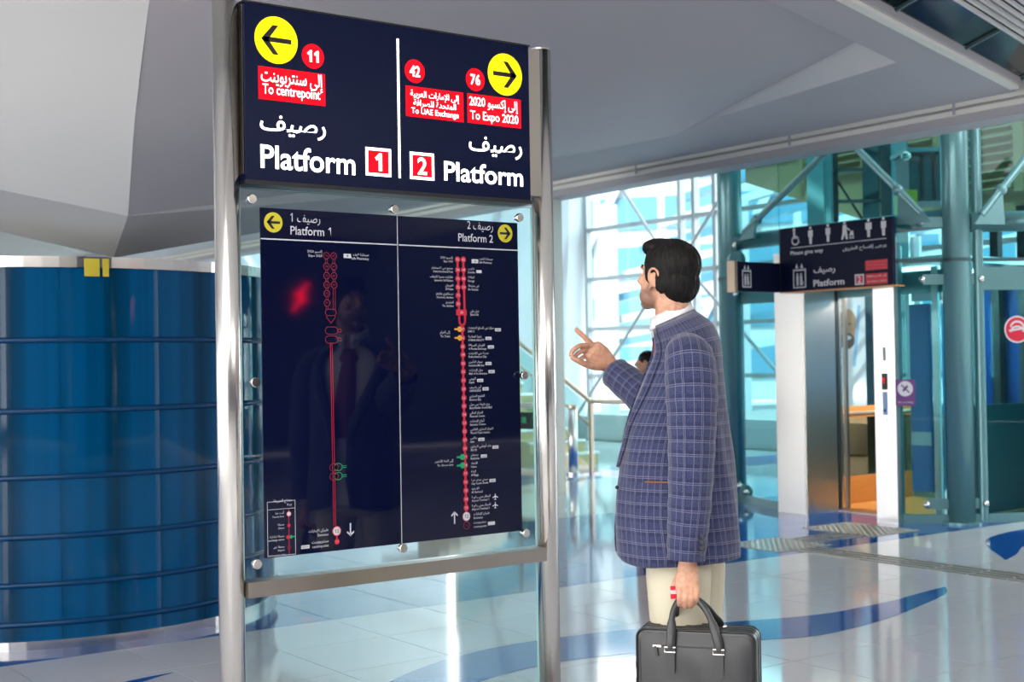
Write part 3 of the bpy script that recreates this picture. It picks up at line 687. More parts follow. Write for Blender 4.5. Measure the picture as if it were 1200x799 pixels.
p2.tline('طيران الإمارات', xe+.033, zend+.002, .0125, 'white_print', 'L', .002); p2.tline('Emirates', xe+.033, zend-.013, .012, 'white_print', 'L', .004)
z = z5(300,610)[1]; p2.ring(xe+.001, z, .0145, .0022, 'red_dim'); p2.tline('11', xe, z-.005, .013, 'red_dim', 'C')
p2.tline('سنتربوينت', xe+.033, z+.004, .013, 'white_print', 'L', .002); wd = p2.tline('centrepoint', xe+.033, z-.012, .0125, 'white_print', 'L', .004)
p2.rect(xe+.033+wd+.006, z-.008, xe+.033+wd+.038, z+.005, 'white_print')
x, z = z5(252,578); p2.arrow(x, z, .046, .014, .0055, 'white_print', (0,1))
x, z = z5(247,352); p2.tline('إلى الخط الأخضر', x, z+.002, .0125, 'white_print', 'R', .002); p2.tline('To Green Line', x, z-.013, .0118, 'white_print', 'R', .004)
x, z = z4(250,580); p2.tline('إلى الترام', x, z+.002, .0125, 'white_print', 'R', .002); p2.tline('To Tram', x, z-.013, .0118, 'white_print', 'R', .004)
nmz = {'white_print': 'station_lettering', 'red_print': 'route_line', 'red_dim': 'route_outline', 'green_print': 'green_line_mark', 'orange_print': 'tram_mark', 'yellow_print': 'arrow_disc', 'black': 'arrow', 'navy': 'tag_lettering'}
p1.build(mp1, nmz); p2.build(mp2, nmz)
# stand-off fixings
for px, py in ((295,233), (462,245), (608.5,255), (299,448), (614,440), (301,661), (472,642), (616,624.5)):
    p = onY(px, py, YS-.03)
    s = MB().cyl((p.x, YS-.006, p.z), (p.x, YS-.026, p.z), .0095, 20).build('standoff_stem', M['chrome'], sign)
    MB().tube([(p.x, YS-.024, p.z), (p.x, YS-.026, p.z), (p.x, YS-.036, p.z), (p.x, YS-.038, p.z)], [.0145, .0165, .0165, .0145], 24).build('standoff_cap', M['chrome'], s)

# ================================================================== THE BLUE GLASS DRUM
DC = Vector((2.55, 8.35, 0)); DR = 1.35
m, n, b = nodes('drum_blue_glass')
tc = n.nodes.new('ShaderNodeTexCoord'); mpn = n.nodes.new('ShaderNodeMapping'); mpn.inputs['Scale'].default_value = (9, 9, .12)
nz = n.nodes.new('ShaderNodeTexNoise'); nz.inputs['Scale'].default_value = 1; nz.inputs['Detail'].default_value = 2
cr = n.nodes.new('ShaderNodeValToRGB'); e = cr.color_ramp.elements
e[0].position = .30; e[0].color = (.0005, .036, .085, 1); e[1].position = .70; e[1].color = (.001, .095, .26, 1)  # vertical streaks in the colour stand in for window reflections
n.links.new(tc.outputs['Object'], mpn.inputs[0]); n.links.new(mpn.outputs[0], nz.inputs['Vector']); n.links.new(nz.outputs[0], cr.inputs[0]); n.links.new(cr.outputs[0], b.inputs['Base Color'])
b.inputs['Roughness'].default_value = .05; b.inputs['Specular IOR Level'].default_value = .25
M['drum_blue'] = m
M['rib_blue'] = mat('rib_blue', (.002, .05, .15), .18, spec=.35)
drum = empty('glass_drum', tuple(DC)); tag(drum, 'large round drum of glossy blue glass with steel rims', 'glass drum')
zr = [.045, .133, .336, .584, .893, 1.24, 1.61, 1.992]
NP = 16
def curved(r0, r1, z0, z1, a0, a1, n):
    b = MB(); V = []
    for i in range(n+1):
        a = a0+(a1-a0)*i/n; c, s = math.cos(a), math.sin(a)
        V += [(r1*c, r1*s, z0), (r1*c, r1*s, z1), (r0*c, r0*s, z1), (r0*c, r0*s, z0)]
    F = []
    for i in range(n):
        for k in range(4): F.append([4*i+k, 4*(i+1)+k, 4*(i+1)+(k+1)%4, 4*i+(k+1)%4])
    F.append([0,1,2,3]); F.append([4*n+3,4*n+2,4*n+1,4*n])
    return b.add(V, F)
for i in range(len(zr)-1):
    z0, z1 = zr[i], zr[i+1]; cb = curved(DR-.02, DR, z0+.002, z1-.002, .0007, 2*PI/NP-.0007, 20); d = me('drum_pane', cb.V, cb.F, M['drum_blue'])
    for k in range(NP):
        o = bpy.data.objects.new('pane', d); COL.objects.link(o); o.parent = drum; o.rotation_euler = (0, 0, k*2*PI/NP+.13)
def ring(z0, z1, r0, r1, m_, name, smooth=True):
    cb = curved(r0, r1, z0, z1, 0, 2*PI, 96); cb.F = cb.F[:-2]
    o = bpy.data.objects.new(name, me(name, cb.V, cb.F, m_)); COL.objects.link(o); o.parent = drum; return o
for z in zr[1:-1]:
    P = [DC + Vector((math.cos(2*PI*i/96)*(DR+.001), math.sin(2*PI*i/96)*(DR+.001), z)) for i in range(97)]
    MB().tube(P, [.016]*97, 8, caps=False).build('rib', M['rib_blue'], drum, smooth=True)
ring(1.992, 2.05, DR-.06, DR+.012, M['steel'], 'upper_rim'); ring(0, .047, DR-.06, DR+.012, M['steel'], 'lower_rim')
cb = curved(.01, DR-.03, 2.0, 2.02, 0, 2*PI, 48); o = bpy.data.objects.new('drum_top', me('drum_top', cb.V, cb.F, M['ceil_white'])); COL.objects.link(o); o.parent = drum
# two orange warning tags hanging under the rim
for (px0, px1, h) in ((100, 117, .052), (121, 128, .05)):
    a = onY(px0, 310, DC.y-DR-.02); c = onY(px1, 310, DC.y-DR-.02); ang = math.atan2((a.y+c.y)/2-DC.y, (a.x+c.x)/2-DC.x)
    half = (c.x-a.x)/2/DR; P = []
    cb = curved(DR+.013, DR+.017, 1.945, 2.04, ang-half, ang+half, 4)
    t = bpy.data.objects.new('warning_tag', me('warning_tag', cb.V, cb.F, M['yellow'])); COL.objects.link(t); t.location = tuple(DC)
    tag(t, 'wide orange tag hanging from the drum rim' if px0 == 100 else 'narrow orange tag hanging from the drum rim', 'tag', 'orange tags on the drum')
# ================================================================== ELEVATOR
EX = 9.5
el = empty('elevator', (10.3, 8.0, 0)); tag(el, 'glass passenger elevator with steel door jambs and an orange lit cab', 'elevator')
jl = MB().box((EX, 8.40, 0), (EX+.42, 8.775, 2.45)).build('door_jamb', M['steel_panel'], el)
MB().box((EX-.008, 8.40, 0), (EX, 8.425, 2.05)).build('corner_strip', M['chrome'], jl)
jr = MB().box((EX, 7.39, 0), (EX+.10, 7.615, 2.45)).build('door_jamb', M['steel_panel'], el)
MB().box((EX, 7.615, 2.12), (EX+.42, 8.40, 2.45)).build('door_header', M['steel_panel'], el)
MB().box((EX+.02, 7.62, 2.09), (EX+.40, 8.39, 2.12)).build('header_soffit', M['orange'], el)
for x, m_, n_ in ((EX+.43, 'dark', 'door_track'), (EX+.47, 'steel_panel', 'door_leaf'), (EX+.56, 'steel_dark', 'cab_door_leaf')):
    MB().box((x, 8.395, .02), (x+.03, 8.43, 2.10)).build(n_, M[m_], el)
MB().box((EX+.42, 7.55, -.005), (EX+.62, 8.42, .006)).build('door_sill', M['steel_dark'], el)
# call station on the right jamb
cs = MB().box((EX-.006, 7.462, .93), (EX, 7.535, 1.56)).build('call_station', M['chrome'], el)
MB().box((EX-.010, 7.468, 1.165), (EX-.006, 7.528, 1.31)).build('floor_display', M['black'], cs)
pd = Print((EX-.010, 0, 0), -YA, ZA, .001); pd.rect(-7.510, 1.22, -7.502, 1.27, 'red_lit'); pd.poly([(-7.518,1.255),(-7.494,1.255),(-7.506,1.275)], 'red_lit'); pd.build(cs, {'red_lit': 'display_digit'})
M['pale_blue'] = mat('pale_blue_label', (.35, .55, .80), .4)
MB().box((EX-.009, 7.472, .945), (EX-.006, 7.524, 1.150)).build('label_plate', M['pale_blue'], cs)
MB().cyl((EX-.007, 7.498, .985), (EX-.014, 7.498, .985), .014, 16).build('call_button', M['deep_blue'], cs)
MB().cyl((EX-.007, 7.498, .905), (EX-.012, 7.498, .905), .012, 16).build('key_switch', M['chrome'], cs)
MB().box((EX-.010, 7.482, 1.42), (EX-.006, 7.512, 1.54)).build('lantern_slot', M['mullion'], cs)
# cab
MB().box((EX+.64, 7.30, 0), (11.5, 8.75, .012)).build('cab_floor', M['orange'], el)
for y0, y1 in ((7.30, 7.36), (8.69, 8.75)):
    MB().box((11.42, y0, .012), (11.5, y1, 2.3)).build('cab_post', M['steel_panel'], el)
    MB().box((EX+.62, y0, .012), (EX+.68, y1, 2.3)).build('cab_post', M['steel_panel'], el)
M['bronze'] = glass('bronze_glass', (.62, .50, .36))
for z0, z1 in ((.012, .28), (.86, .97)):
    MB().box((10.20, 8.69, z0), (11.42, 8.74, z1)).build('cab_rail', M['orange'], el); MB().box((11.43, 7.36, z0), (11.49, 8.69, z1)).build('cab_rail', M['teal_steel'], el)
MB().box((10.20, 8.71, .28), (11.42, 8.72, .86)).build('lower_pane', M['bronze'], el); MB().box((11.455, 7.36, .28), (11.465, 8.69, .86)).build('lower_pane', M['bronze'], el)
MB().box((10.20, 8.71, .97), (11.42, 8.72, 2.3)).build('upper_pane', M['clear'], el); MB().box((11.455, 7.36, .97), (11.465, 8.69, 2.3)).build('upper_pane', M['clear'], el)
MB().box((10.18, 7.31, .012), (11.42, 7.35, 1.0)).build('cab_side_board', M['teal_dark'], el)
MB().cyl((10.25, 8.64, .90), (11.36, 8.64, .90), .022, 12).build('handrail', M['brass'], el)
MB().box((EX+.62, 7.30, 2.3), (11.5, 8.75, 2.36)).build('cab_ceiling', M['steel_panel'], el)
lp = MB().box((10.5, 7.75, 2.285), (11.1, 8.3, 2.30)).build('cab_glow_panel', M['white_lit'], el)  # glowing panel added to brighten the dark cab
al = area('cab_fill_light', (10.8, 8.02, 2.27), (0, 0, 0), .5, .5, 14, (1, .93, .82))  # added fill light for the cab and the poster behind
# shaft glazing, one pane per facet and storey
CL, CR = Vector((9.956, 9.795, 0)), Vector((9.96, 7.077, 0))
def pane(a, c, z0, z1, name='shaft_pane', m_='teal_glass'):
    a, c = Vector(a), Vector(c); n_ = (c-a).cross(ZA).normalized()*.012
    MB().prism([a+ZA*z0, c+ZA*z0, c+ZA*z1, a+ZA*z1], n_).build(name, M[m_], el)
F1 = Vector((9.55, 7.385, 0)); F2 = Vector((10.9, 6.55, 0)); F3 = Vector((9.6, 8.78, 0)); F4 = Vector((12.2, 6.6, 0)); F5 = Vector((12.2, 9.8, 0))
for z0, z1 in ((.03, 2.28), (2.30, 4.6), (4.62, 6.9)):
    pane(F1, CR, z0, z1); pane(CR, F2, z0, z1); pane(CL, F3, z0, z1); pane(F2, F4, z0, z1)
    if z0 > 1: pane(F3, F1, z0+.2, z1)
for a, c in ((F1, CR), (CR, F2), (CL, F3)):
    MB().beam(a+ZA*.04, c+ZA*.04, .05, .08).build('base_channel', M['teal_steel'], el)
    MB().beam(a+ZA*2.29, c+ZA*2.29, .03, .03).build('joint_bar', M['teal_dark'], el)
for a, c, k in ((F1, CR, .45), (CR, F2, .22), (CL, F3, .15)):
    p = a*(1-k)+c*k
    for z in (.17, 2.12, 2.62):
        f = MB().sphere(p+Vector((-.05, -.02, z)), .032, 8, 12).build('glass_clamp', M['chrome'], el, smooth=True)
        MB().beam(p+Vector((-.02,0,z)), (c if k > .2 and a is F1 else a)+Vector((-.02,0,z)), .02, .09).build('clamp_arm', M['teal_steel'], f)
# blue backed boards inside the shaft and steel guide
MB().box((9.95, 7.36, .25), (9.98, 7.575, 1.92)).build('blue_board', M['blue_panel'], el)
MB().box((9.97, 7.285, .02), (10.0, 7.35, 2.25)).build('guide_rail', M['steel_panel'], el)
MB().box((10.02, 7.29, 1.95), (10.04, 7.60, 2.2)).build('white_board', M['ceil_white'], el)
MB().box((9.94, 7.36, .66), (9.948, 7.575, .78)).build('white_band', M['ceil_white'], el)
MB().box((11.70, 6.7, .90), (11.75, 8.12, 2.16)).build('deep_blue_board', M['deep_blue'], el)
MB().box((11.72, 6.7, 0), (11.77, 8.12, .90)).build('plinth_board', M['teal_dark'], el)
for y in (7.15, 7.45, 7.75): MB().box((11.58, y, 0), (11.66, y+.09, 2.9)).build('shaft_channel', M['dark'], el)
# red roundel on the right pane
nrm = (CR-F2).cross(ZA).normalized(); nrm = nrm if nrm.dot(-_f) > 0 else -nrm; axr = ZA.cross(nrm).normalized()
k_ = .36; rc = onX(1190, 386, 10.33)
rp = Print(rc+nrm*.03, axr, ZA, .001); R_ = .105
rp.disc(0, 0, R_*1.12, 'white_print', -1); rp.disc(0, 0, R_, 'red_print', 0)
for s_ in (-1, 1):
    pts = [(s_*(R_*.55*math.cos(t)), R_*.9*math.sin(t)*.5+R_*.2*s_) for t in [PI*i/12 for i in range(13)]]
    for u_, v_ in zip(pts[:-1], pts[1:]): rp.line(*u_, *v_, R_*.16, 'white_print', 1)
rp.line(-R_*.7, -R_*.1, R_*.7, R_*.12, R_*.16, 'white_print', 1)
lg = empty('metro_roundel', tuple(rc)); tag(lg, 'round red roundel with white swirl on the right glass', 'logo'); rp.build(lg, {'white_print': 'white_swirl', 'red_print': 'red_disc'})
# no-entry sticker on the shaft glass
sp = onX(1059.5, 458, 9.56); nr2 = (F1-CR).cross(ZA).normalized(); nr2 = nr2 if nr2.dot(-_f) > 0 else -nr2; ax2 = ZA.cross(nr2).normalized()
st = Print(sp+nr2*.035, ax2, ZA, .001); st.rect(-.085, -.13, .085, .10, 'purple'); st.disc(0, .02, .066, 'white_print', 1); st.disc(0, .02, .052, 'pinkish', 2) if 'pinkish' in M else None
st.line(-.035, .055, .035, -.015, .012, 'purple', 3); st.line(-.02, .0, .02, .045, .02, 'purple', 3); st.tline('No smoking', 0, -.105, .026, 'white_print', 'C', 0, 1, 1)
sk = empty('warning_sticker', tuple(sp)); tag(sk, 'small purple no smoking sticker beside the elevator jamb', 'sticker'); st.build(sk, {'purple': 'sticker_face', 'white_print': 'sticker_print'})
# portrait poster behind the cab
pw = empty('portrait_poster', (13.9, 11, 0)); tag(pw, 'large poster of a smiling man in a white headscarf behind the elevator cab', 'poster')
M['skin_print'] = mat('skin_print', (.55, .32, .20), .4); M['poster_white'] = mat('poster_white', (.86, .85, .88), .4); M['beard_print'] = mat('beard_print', (.16, .10, .08), .4)
p = Print((13.88, 0, 0), -YA, ZA, .001)
a = onX(975, 475, 13.88); c = onX(1032, 336, 13.88)
MB().box((13.88, c.y-.6, a.z), (13.93, a.y+.4, c.z+.6)).build('board', M['poster_white'], pw)
for yq in (c.y-.5, a.y+.3): MB().box((13.93, yq-.04, 0), (13.98, yq+.04, c.z)).build('stand_leg', M['dark'], pw)
f = onX(993, 385, 13.88)
p.disc(-f.y, f.z, .17, 'skin_print', 0, 28, .26); p.disc(-f.y-.01, f.z-.16, .13, 'beard_print', 1, 24, .11); p.disc(-f.y-.01, f.z-.12, .075, 'poster_white', 2, 20, .03)
for s_ in (-1, 1): p.disc(-f.y-.02+s_*.06, f.z+.06, .025, 'beard_print', 2, 12, .012)
p.line(-f.y+.20, f.z+.3, -f.y+.10, f.z-.5, .05, 'pale_blue', 1); p.build(pw, {'skin_print': 'face_print', 'beard_print': 'beard_print', 'pale_blue': 'scarf_fold', 'poster_white': 'smile_print'})
# hanging chain in front of the cab
ch = empty('hanging_chain', (10.2, 8.35, 1.1)); tag(ch, 'dark chain hanging behind the elevator doors', 'chain')
c0 = onX(983, 345, 10.6); z = 1.30; i = 0; b = MB()
while z < 6.5:
    ax_ = YA if i % 2 else XA
    b.tube(arc((c0.x, c0.y, z), ax_*.55, ZA, .030, 0, 2*PI, 8), [.007]*9, 5, caps=False); z += .052; i += 1
tag(b.build('chain_links', M['dark'], ch), kind='stuff')
# steel columns
for px, c, lab in ((861, CL, 'round teal steel column left of the elevator'), (1127, CR, 'round teal steel column right of the elevator')):
    r_ = .125 if px < 900 else .118
    s = empty('steel_column', tuple(c)); tag(s, lab, 'column', 'steel columns of the elevator shaft')
    o = MB().cyl(c, c+ZA*7.0, r_, 40).build('shaft_tube', M['teal_steel'], s)
    for p_ in o.data.polygons: p_.use_smooth = len(p_.vertices) == 4
    MB().cyl(c, c+ZA*.02, r_+.06, 32).build('base_plate', M['teal_steel'], s)
    MB().cyl(c+ZA*2.27, c+ZA*2.30, r_+.006, 40).build('joint_ring', M['teal_dark'], s)
    if px > 900: MB().cyl(c+Vector((.17,-.10,0)), c+Vector((.17,-.10,7)), .045, 20).build('side_pipe', M['teal_steel'], s)
    else:
        MB().cyl(c+Vector((-.02,-.16,.11)), c+Vector((-.10,-.26,.11)), .07, 24).build('anchor_boss', M['teal_steel'], s)
        MB().sphere(c+Vector((-.11,-.27,.11)), .03).build('anchor_bolt', M['chrome'], s, smooth=True)
        MB().cyl(c+Vector((-.06,-.12,2.47)), c+Vector((-.12,-.22,2.47)), .085, 24).build('beam_boss', M['teal_steel'], s)
# ring beams between the columns
for z, r_, a, c, lab in ((2.66, .085, CL, CR, 'upper round ring beam spanning behind the elevator sign'), (2.62, .09, CR+Vector((.12,-.05,0)), F4+Vector((.5,-1.6,0)), 'round ring beam running right from the right column')):
    t = MB().cyl(a+ZA*z, c+ZA*z, r_, 24).build('ring_beam', M['teal_steel']); tag(t, lab, 'beam', 'ring beams of the shaft')
    for p_ in t.data.polygons: p_.use_smooth = len(p_.vertices) == 4
for a, c, lab in ((CL+Vector((.05,0,0)), CR+Vector((.05,0,0)), 'flat lower beam below the ring beam behind the sign'), (CR+Vector((.15,-.1,0)), F4+Vector((.4,-1.6,0)), 'flat lower beam right of the right column')):
    t = MB().beam(a+ZA*2.12, c+ZA*2.12, .06, .20).build('flat_beam', M['teal_steel']); tag(t, lab, 'beam', 'flat beams of the shaft')
# diagonal tie rods with gusset plates
for (a, c, D0, D1, lab) in (((872,272), (968,178), 13.4, 11.95, 'diagonal tie rod rising from the left column'), ((990,160), (1080,250), 11.8, 11.35, 'diagonal tie rod falling to the right column'), ((1150,252), (1206,180), 11.35, 11.5, 'diagonal tie rod rising right of the right column')):
    A, B_ = dep(*a, D0), dep(*c, D1); t = empty('tie_rod', tuple(A)); tag(t, lab, 'tie rod', 'diagonal tie rods')
    MB().cyl(A, B_, .032, 12).build('rod', M['teal_steel'], t)
    low = A if A.z < B_.z else B_; hi = B_ if A.z < B_.z else A; d = (hi-low).normalized(); hz_ = Vector((d.x, d.y, 0)).normalized()
    MB().prism([low-hz_*.08-ZA*.08, low+hz_*.22-ZA*.08, low+d*.30+ZA*.01, low+d*.26+ZA*.06], d.cross(ZA).normalized()*.02).build('gusset_plate', M['teal_steel'], t)
    MB().sphere(low+d*.3, .05).build('rod_pin', M['teal_steel'], t, smooth=True)
# hoist machine, tower and ladder behind
hm = empty('hoist_machine', tuple(dep(1085, 240, 12.9))); tag(hm, 'dark teal hoist machine box above the right beam', 'machine')
def pbox(x0, y0, x1, y1, D, th, name, m_, par):
    a, c = dep(x0, y1, D), dep(x1, y0, D); d = Vector((c.x-a.x, c.y-a.y, 0)); n_ = d.cross(ZA).normalized()*-th
    return MB().prism([Vector((a.x,a.y,a.z)), Vector((c.x,c.y,a.z)), Vector((c.x,c.y,c.z)), Vector((a.x,a.y,c.z))], n_).build(name, M[m_], par)
pbox(1066, 176, 1112, 236, 12.9, .5, 'housing', 'teal_dark', hm); pbox(1062, 172, 1114, 178, 12.85, .55, 'housing_top', 'teal_steel', hm)
for x in (1080, 1095): pbox(x, 182, x+2, 232, 12.88, .02, 'housing_rib', 'dark', hm)
pbox(1056, 222, 1075, 256, 12.8, .25, 'hoist_brake', 'yellow', hm); pbox(1060, 236, 1071, 250, 12.78, .02, 'brake_cover', 'black', hm)
MB().sphere(dep(1062, 183, 12.7), .05).build('housing_bolt', M['chrome'], hm, smooth=True)
sf = empty('steel_tower', tuple(dep(1005, 330, 16))); tag(sf, 'dark steel lattice tower behind the elevator sign', 'tower')
for x, wd, D, m_ in ((957, 10, 15.9, 'teal_steel'), (974, 4, 16.1, 'dark'), (968, 4, 16.0, 'teal_steel'), (1022, 9, 16.3, 'teal_dark'), (1045, 12, 15.9, 'dark'), (1056, 8, 15.8, 'teal_steel')):
    pbox(x-wd/2, 60, x+wd/2, 556, D, .08, 'upright', m_, sf)
for y in (199, 236, 270): pbox(970, y-3, 1044, y+2, 16.05, .06, 'cross_rail', 'dark', sf)
MB().cyl(dep(978, 207, 16.2), dep(1014, 262, 16.2), .015, 8).build('diagonal_rod', M['dark'], sf); MB().cyl(dep(1008, 150, 16.2), dep(1046, 188, 16.2), .015, 8).build('diagonal_rod', M['dark'], sf)
# tan louvre wall high behind the shaft
lw_ = empty('louvre_wall', (14.2, 11, 3.2)); tag(lw_, 'tan slatted louvre wall high behind the elevator shaft', 'louvre wall')
LXp = 14.2
Yl, Yr = 13.75, 5.8
def zlow(y): return 4.05 + (13.7-y)*(-.36) if y > 11.2 else 3.15
b = MB(); bp = [(LXp+.12, Yl, 4.05), (LXp+.12, 11.2, 3.15), (LXp+.12, Yr, 3.15), (LXp+.12, Yr, 7.9), (LXp+.12, Yl, 7.9)]
b.prism([Vector(p) for p in bp], (.06, 0, 0)); b.build('backing', M['tan'], lw_)
npan = 7; pwid = (Yl-Yr)/npan
for k in range(npan):
    y1 = Yl-k*pwid; y0 = y1-pwid
    zb = max(zlow(y1), zlow(y0))+.25
    for yq in (y0+.03, y1-.03): MB().box((LXp, yq-.03, zb), (LXp+.12, yq+.03, 7.8)).build('louvre_post', M['tan'], lw_)
    z = zb+.05
    while z < 6.4:
        if not (.84 < ((z-zb) % .95)): MB().beam((LXp+.05, y0+.10, z), (LXp+.05, y1-.10, z), .09, .018, up=(.6,0,1)).build('slat', M['tan'], lw_)
        z += .105
ot = MB().box((14.0, 13.9, 4.35), (14.3, 15.1, 8.0)).build('orange_bulkhead', M['orange']); tag(ot, 'small orange bulkhead panel at the top of the facade', 'panel')

# ---------------- elevator signs
es = empty('elevator_sign', (9.3, 7.9, 2.06)); tag(es, 'navy elevator direction sign above the steel doors', 'sign')
MB().box((9.30, 7.237, 2.068), (9.34, 8.512, 2.652)).build('sign_box', M['navy_far'], es)
MB().box((9.302, 7.24, 2.058), (9.46, 8.51, 2.068)).build('underside', M['orange'], es)
MB().box((9.296, 8.500, 2.06), (9.300, 8.514, 2.655)).build('corner_trim', M['black'], es)
ep = Print((9.30, 0, 0), -YA, ZA, .001)
def qe(zx, zy):
    p = onX(850+zx/5.714, 240+zy/5.714, 9.299); return -p.y, p.z
def et(s, zl, zr, m='white_print', bold=.016, k=1):
    a = qe(*zl); c = qe(*zr); ep.text(s, a[0], c[0], a[1], c[1], m, bold, 2, k)
M['white_print_far'] = M['white_print']
def man(x, z0, h, m='white_print', w_=1.0):
    ep.disc(x, z0+h*.91, h*.09, m, 0, 14); ep.poly([(x-h*.17*w_, z0+h*.78), (x+h*.17*w_, z0+h*.78), (x+h*.17*w_, z0+h*.42), (x+h*.10, z0+h*.40), (x+h*.09, z0), (x-h*.09, z0), (x-h*.10, z0+h*.40), (x-h*.17*w_, z0+h*.42)], m)
for zx, zy in ((571,262), (688,247), (960,215), (1060,205)):
    x, z = qe(zx, zy); man(x, z, .16, w_=1.25 if zx == 960 else 1)
x, z = qe(466,272); ep.disc(x-.008, z+.145, .016, 'white_print', 0, 14); ep.ring(x+.005, z+.045, .045, .013, 'white_print'); ep.line(x-.008, z+.13, x-.004, z+.06, .024, 'white_print'); ep.line(x-.004, z+.07, x+.035, z+.07, .018, 'white_print'); ep.line(x+.035, z+.07, x+.05, z+.02, .015, 'white_print')
x, z = qe(815,230); ep.disc(x-.025, z+.15, .016, 'white_print', 0, 14); ep.poly([(x-.045,z+.13),(x-.005,z+.13),(x+.0,z+.06),(x+.01,z),(x-.012,z),(x-.025,z+.05),(x-.045,z),(x-.065,z),(x-.05,z+.06)], 'white_print'); ep.line(x, z+.10, x+.035, z+.075, .012, 'white_print'); ep.poly([(x+.025,z+.03),(x+.075,z+.03),(x+.065,z+.075),(x+.04,z+.065)], 'white_print'); ep.ring(x+.035, z+.012, .012, .006, 'white_print'); ep.ring(x+.066, z+.012, .012, .006, 'white_print')
a = qe(440,290); c = qe(1078,215); ep.rect(a[0], a[1]-.003, c[0], a[1]+.003, 'white_print')
et('Please give way', (437,346), (655,289)); et('يرجى إفساح الطريق', (787,317), (1078,254), bold=.014)
et('رصيف', (592,470), (735,406), bold=.02); et('Platform', (590,548), (797,488), bold=.024)
def liftpic(P_, x, z, w_, h):
    t = w_*.09
    for u in (x, x+w_-t): P_.rect(u, z, u+t, z+h*.78, 'white_print')
    P_.rect(x, z+h*.70, x+w_, z+h*.76, 'white_print'); P_.rect(x, z, x+w_, z+h*.05, 'white_print')
    for s_, u in ((1, x+w_*.3), (-1, x+w_*.68)): P_.poly([(u-w_*.12, z+h*.80), (u+w_*.12, z+h*.80), (u, z+h*1.0)], 'white_print')
    for u in (x+w_*.34, x+w_*.62):
        P_.disc(u, z+h*.56, w_*.07, 'white_print', 0, 10); P_.poly([(u-w_*.09,z+h*.50),(u+w_*.09,z+h*.50),(u+w_*.07,z+h*.10),(u-w_*.07,z+h*.10)], 'white_print')
    P_.ring(x+w_*.66, z+h*.2, w_*.14, w_*.05, 'white_print')
a = qe(455,560); liftpic(ep, a[0], a[1], .155, .225)
a = qe(940,535); c = qe(1085,452); ep.rect(a[0], a[1], c[0], c[1], 'red_print'); a2 = qe(938,440); c2 = qe(1085,362); ep.rect(a2[0], a2[1], c2[0], c2[1], 'red_print')
et('إلى إكسبو 2020', (948,487), (1078,465), k=2); et('To Expo 2020', (950,520), (1078,502), k=2)
et('إلى الإمارات العربية', (948,384), (1078,374), k=2); et('المتحدة للصرافة', (955,407), (1070,395), k=2); et('To UAE Exchange', (950,430), (1076,418), k=2)
a = qe(868,538); c = qe(928,462); ep.rect(a[0], a[1], c[0], c[1], 'white_print'); ep.rect(a[0]+.012, a[1]+.012, c[0]-.012, c[1]-.012, 'red_print', 1); mx, mz = (a[0]+c[0])/2, (a[1]+c[1])/2; ep.text('2', mx-.018, mx+.018, mz-.03, mz+.03, 'white_print', .02, 3, 2)
ep.build(es, {'white_print': 'white_lettering', 'red_print': 'red_field'})
s2 = empty('elevator_side_sign', (9.0, 8.52, 2.06)); tag(s2, 'short navy elevator sign projecting left of the main elevator sign', 'sign')
MB().box((8.735, 8.512, 2.068), (9.295, 8.60, 2.338)).build('sign_box', M['navy_far'], s2)
MB().box((8.70, 8.508, 2.062), (8.735, 8.604, 2.344)).build('end_cap', M['brass'], s2)
e2 = Print((0, 8.512, 0), XA, ZA, .001); liftpic(e2, 8.80, 2.105, .115, .205); e2.build(s2, {'white_print': 'lift_symbol'})

# ================================================================== TACTILE PAVING
tp = empty('tactile_paving', (7.8, 6.5, 0)); tag(tp, 'grey studded and ribbed tactile paving leading to the elevator', 'paving')
for (x0, y0, x1, y1) in ((7.50, 6.92, 8.10, 7.52), (8.70, 7.02, 9.30, 7.78)):
    pl = MB().box((x0, y0, 0), (x1, y1, .004)).build('stud_plate', M['paver'], tp); b = MB()
    x = x0+.03
    while x < x1-.01:
        y = y0+.03
        while y < y1-.01:
            b.tube([(x,y,.003), (x,y,.007), (x,y,.009)], [.018,.015,.008], 8); y += .06
        x += .06
    tag(b.build('stud', M['paver'], pl), kind='stuff')
def guide(xa_, ya_, xb_, yb_, vert):
    n_ = 4
    for k in range(n_):
        o_ = (k+.5)*.33/n_
        if vert: MB().box((xa_+o_-.018, ya_+.012, 0), (xa_+o_+.018, yb_-.012, .007)).build('guide_bar', M['paver'], tp)
        else: MB().box((xa_+.012, ya_+o_-.018, 0), (xb_-.012, ya_+o_+.018, .007)).build('guide_bar', M['paver'], tp)
y = 6.90
while y > 3.4: guide(7.62, y-.30, 7.95, y, True); y -= .30
x = 8.10
while x < 8.68: guide(x, 7.08, x+.30, 7.41, False); x += .30

# ================================================================== STAIR, BALUSTRADE, BOLLARD
sr = empty('staircase', (11.8, 15.6, 0)); tag(sr, 'beige staircase with glass balustrade rising to the left', 'staircase')
for k in range(11):
    y = 14.75+k*.30
    MB().box((11.25, y, 0), (12.25, y+.30, (k+1)*.165)).build('step', M['beige'], sr)
    MB().box((11.24, y-.02, (k+1)*.165-.03), (12.26, y+.03, (k+1)*.165+.004)).build('nosing', M['steel_panel'], sr)
MB().box((11.25, 18.05, 1.72), (12.25, 19.2, 1.81)).build('landing', M['beige'], sr)
bl = empty('glass_balustrade', (11.2, 14, 0)); tag(bl, 'sloping glass balustrade with brassy handrail beside the staircase', 'balustrade')
MB().tube([(11.2,12.75,.93), (11.2,13.62,.93), (11.2,16.9,2.63), (11.2,18.9,2.63)], [.03]*4, 10).build('handrail', M['brass'], bl, smooth=True)
MB().tube([(11.2,13.62,.60), (11.2,16.9,2.30), (11.2,18.9,2.30)], [.018]*3, 8).build('lower_rail', M['brass'], bl, smooth=True)
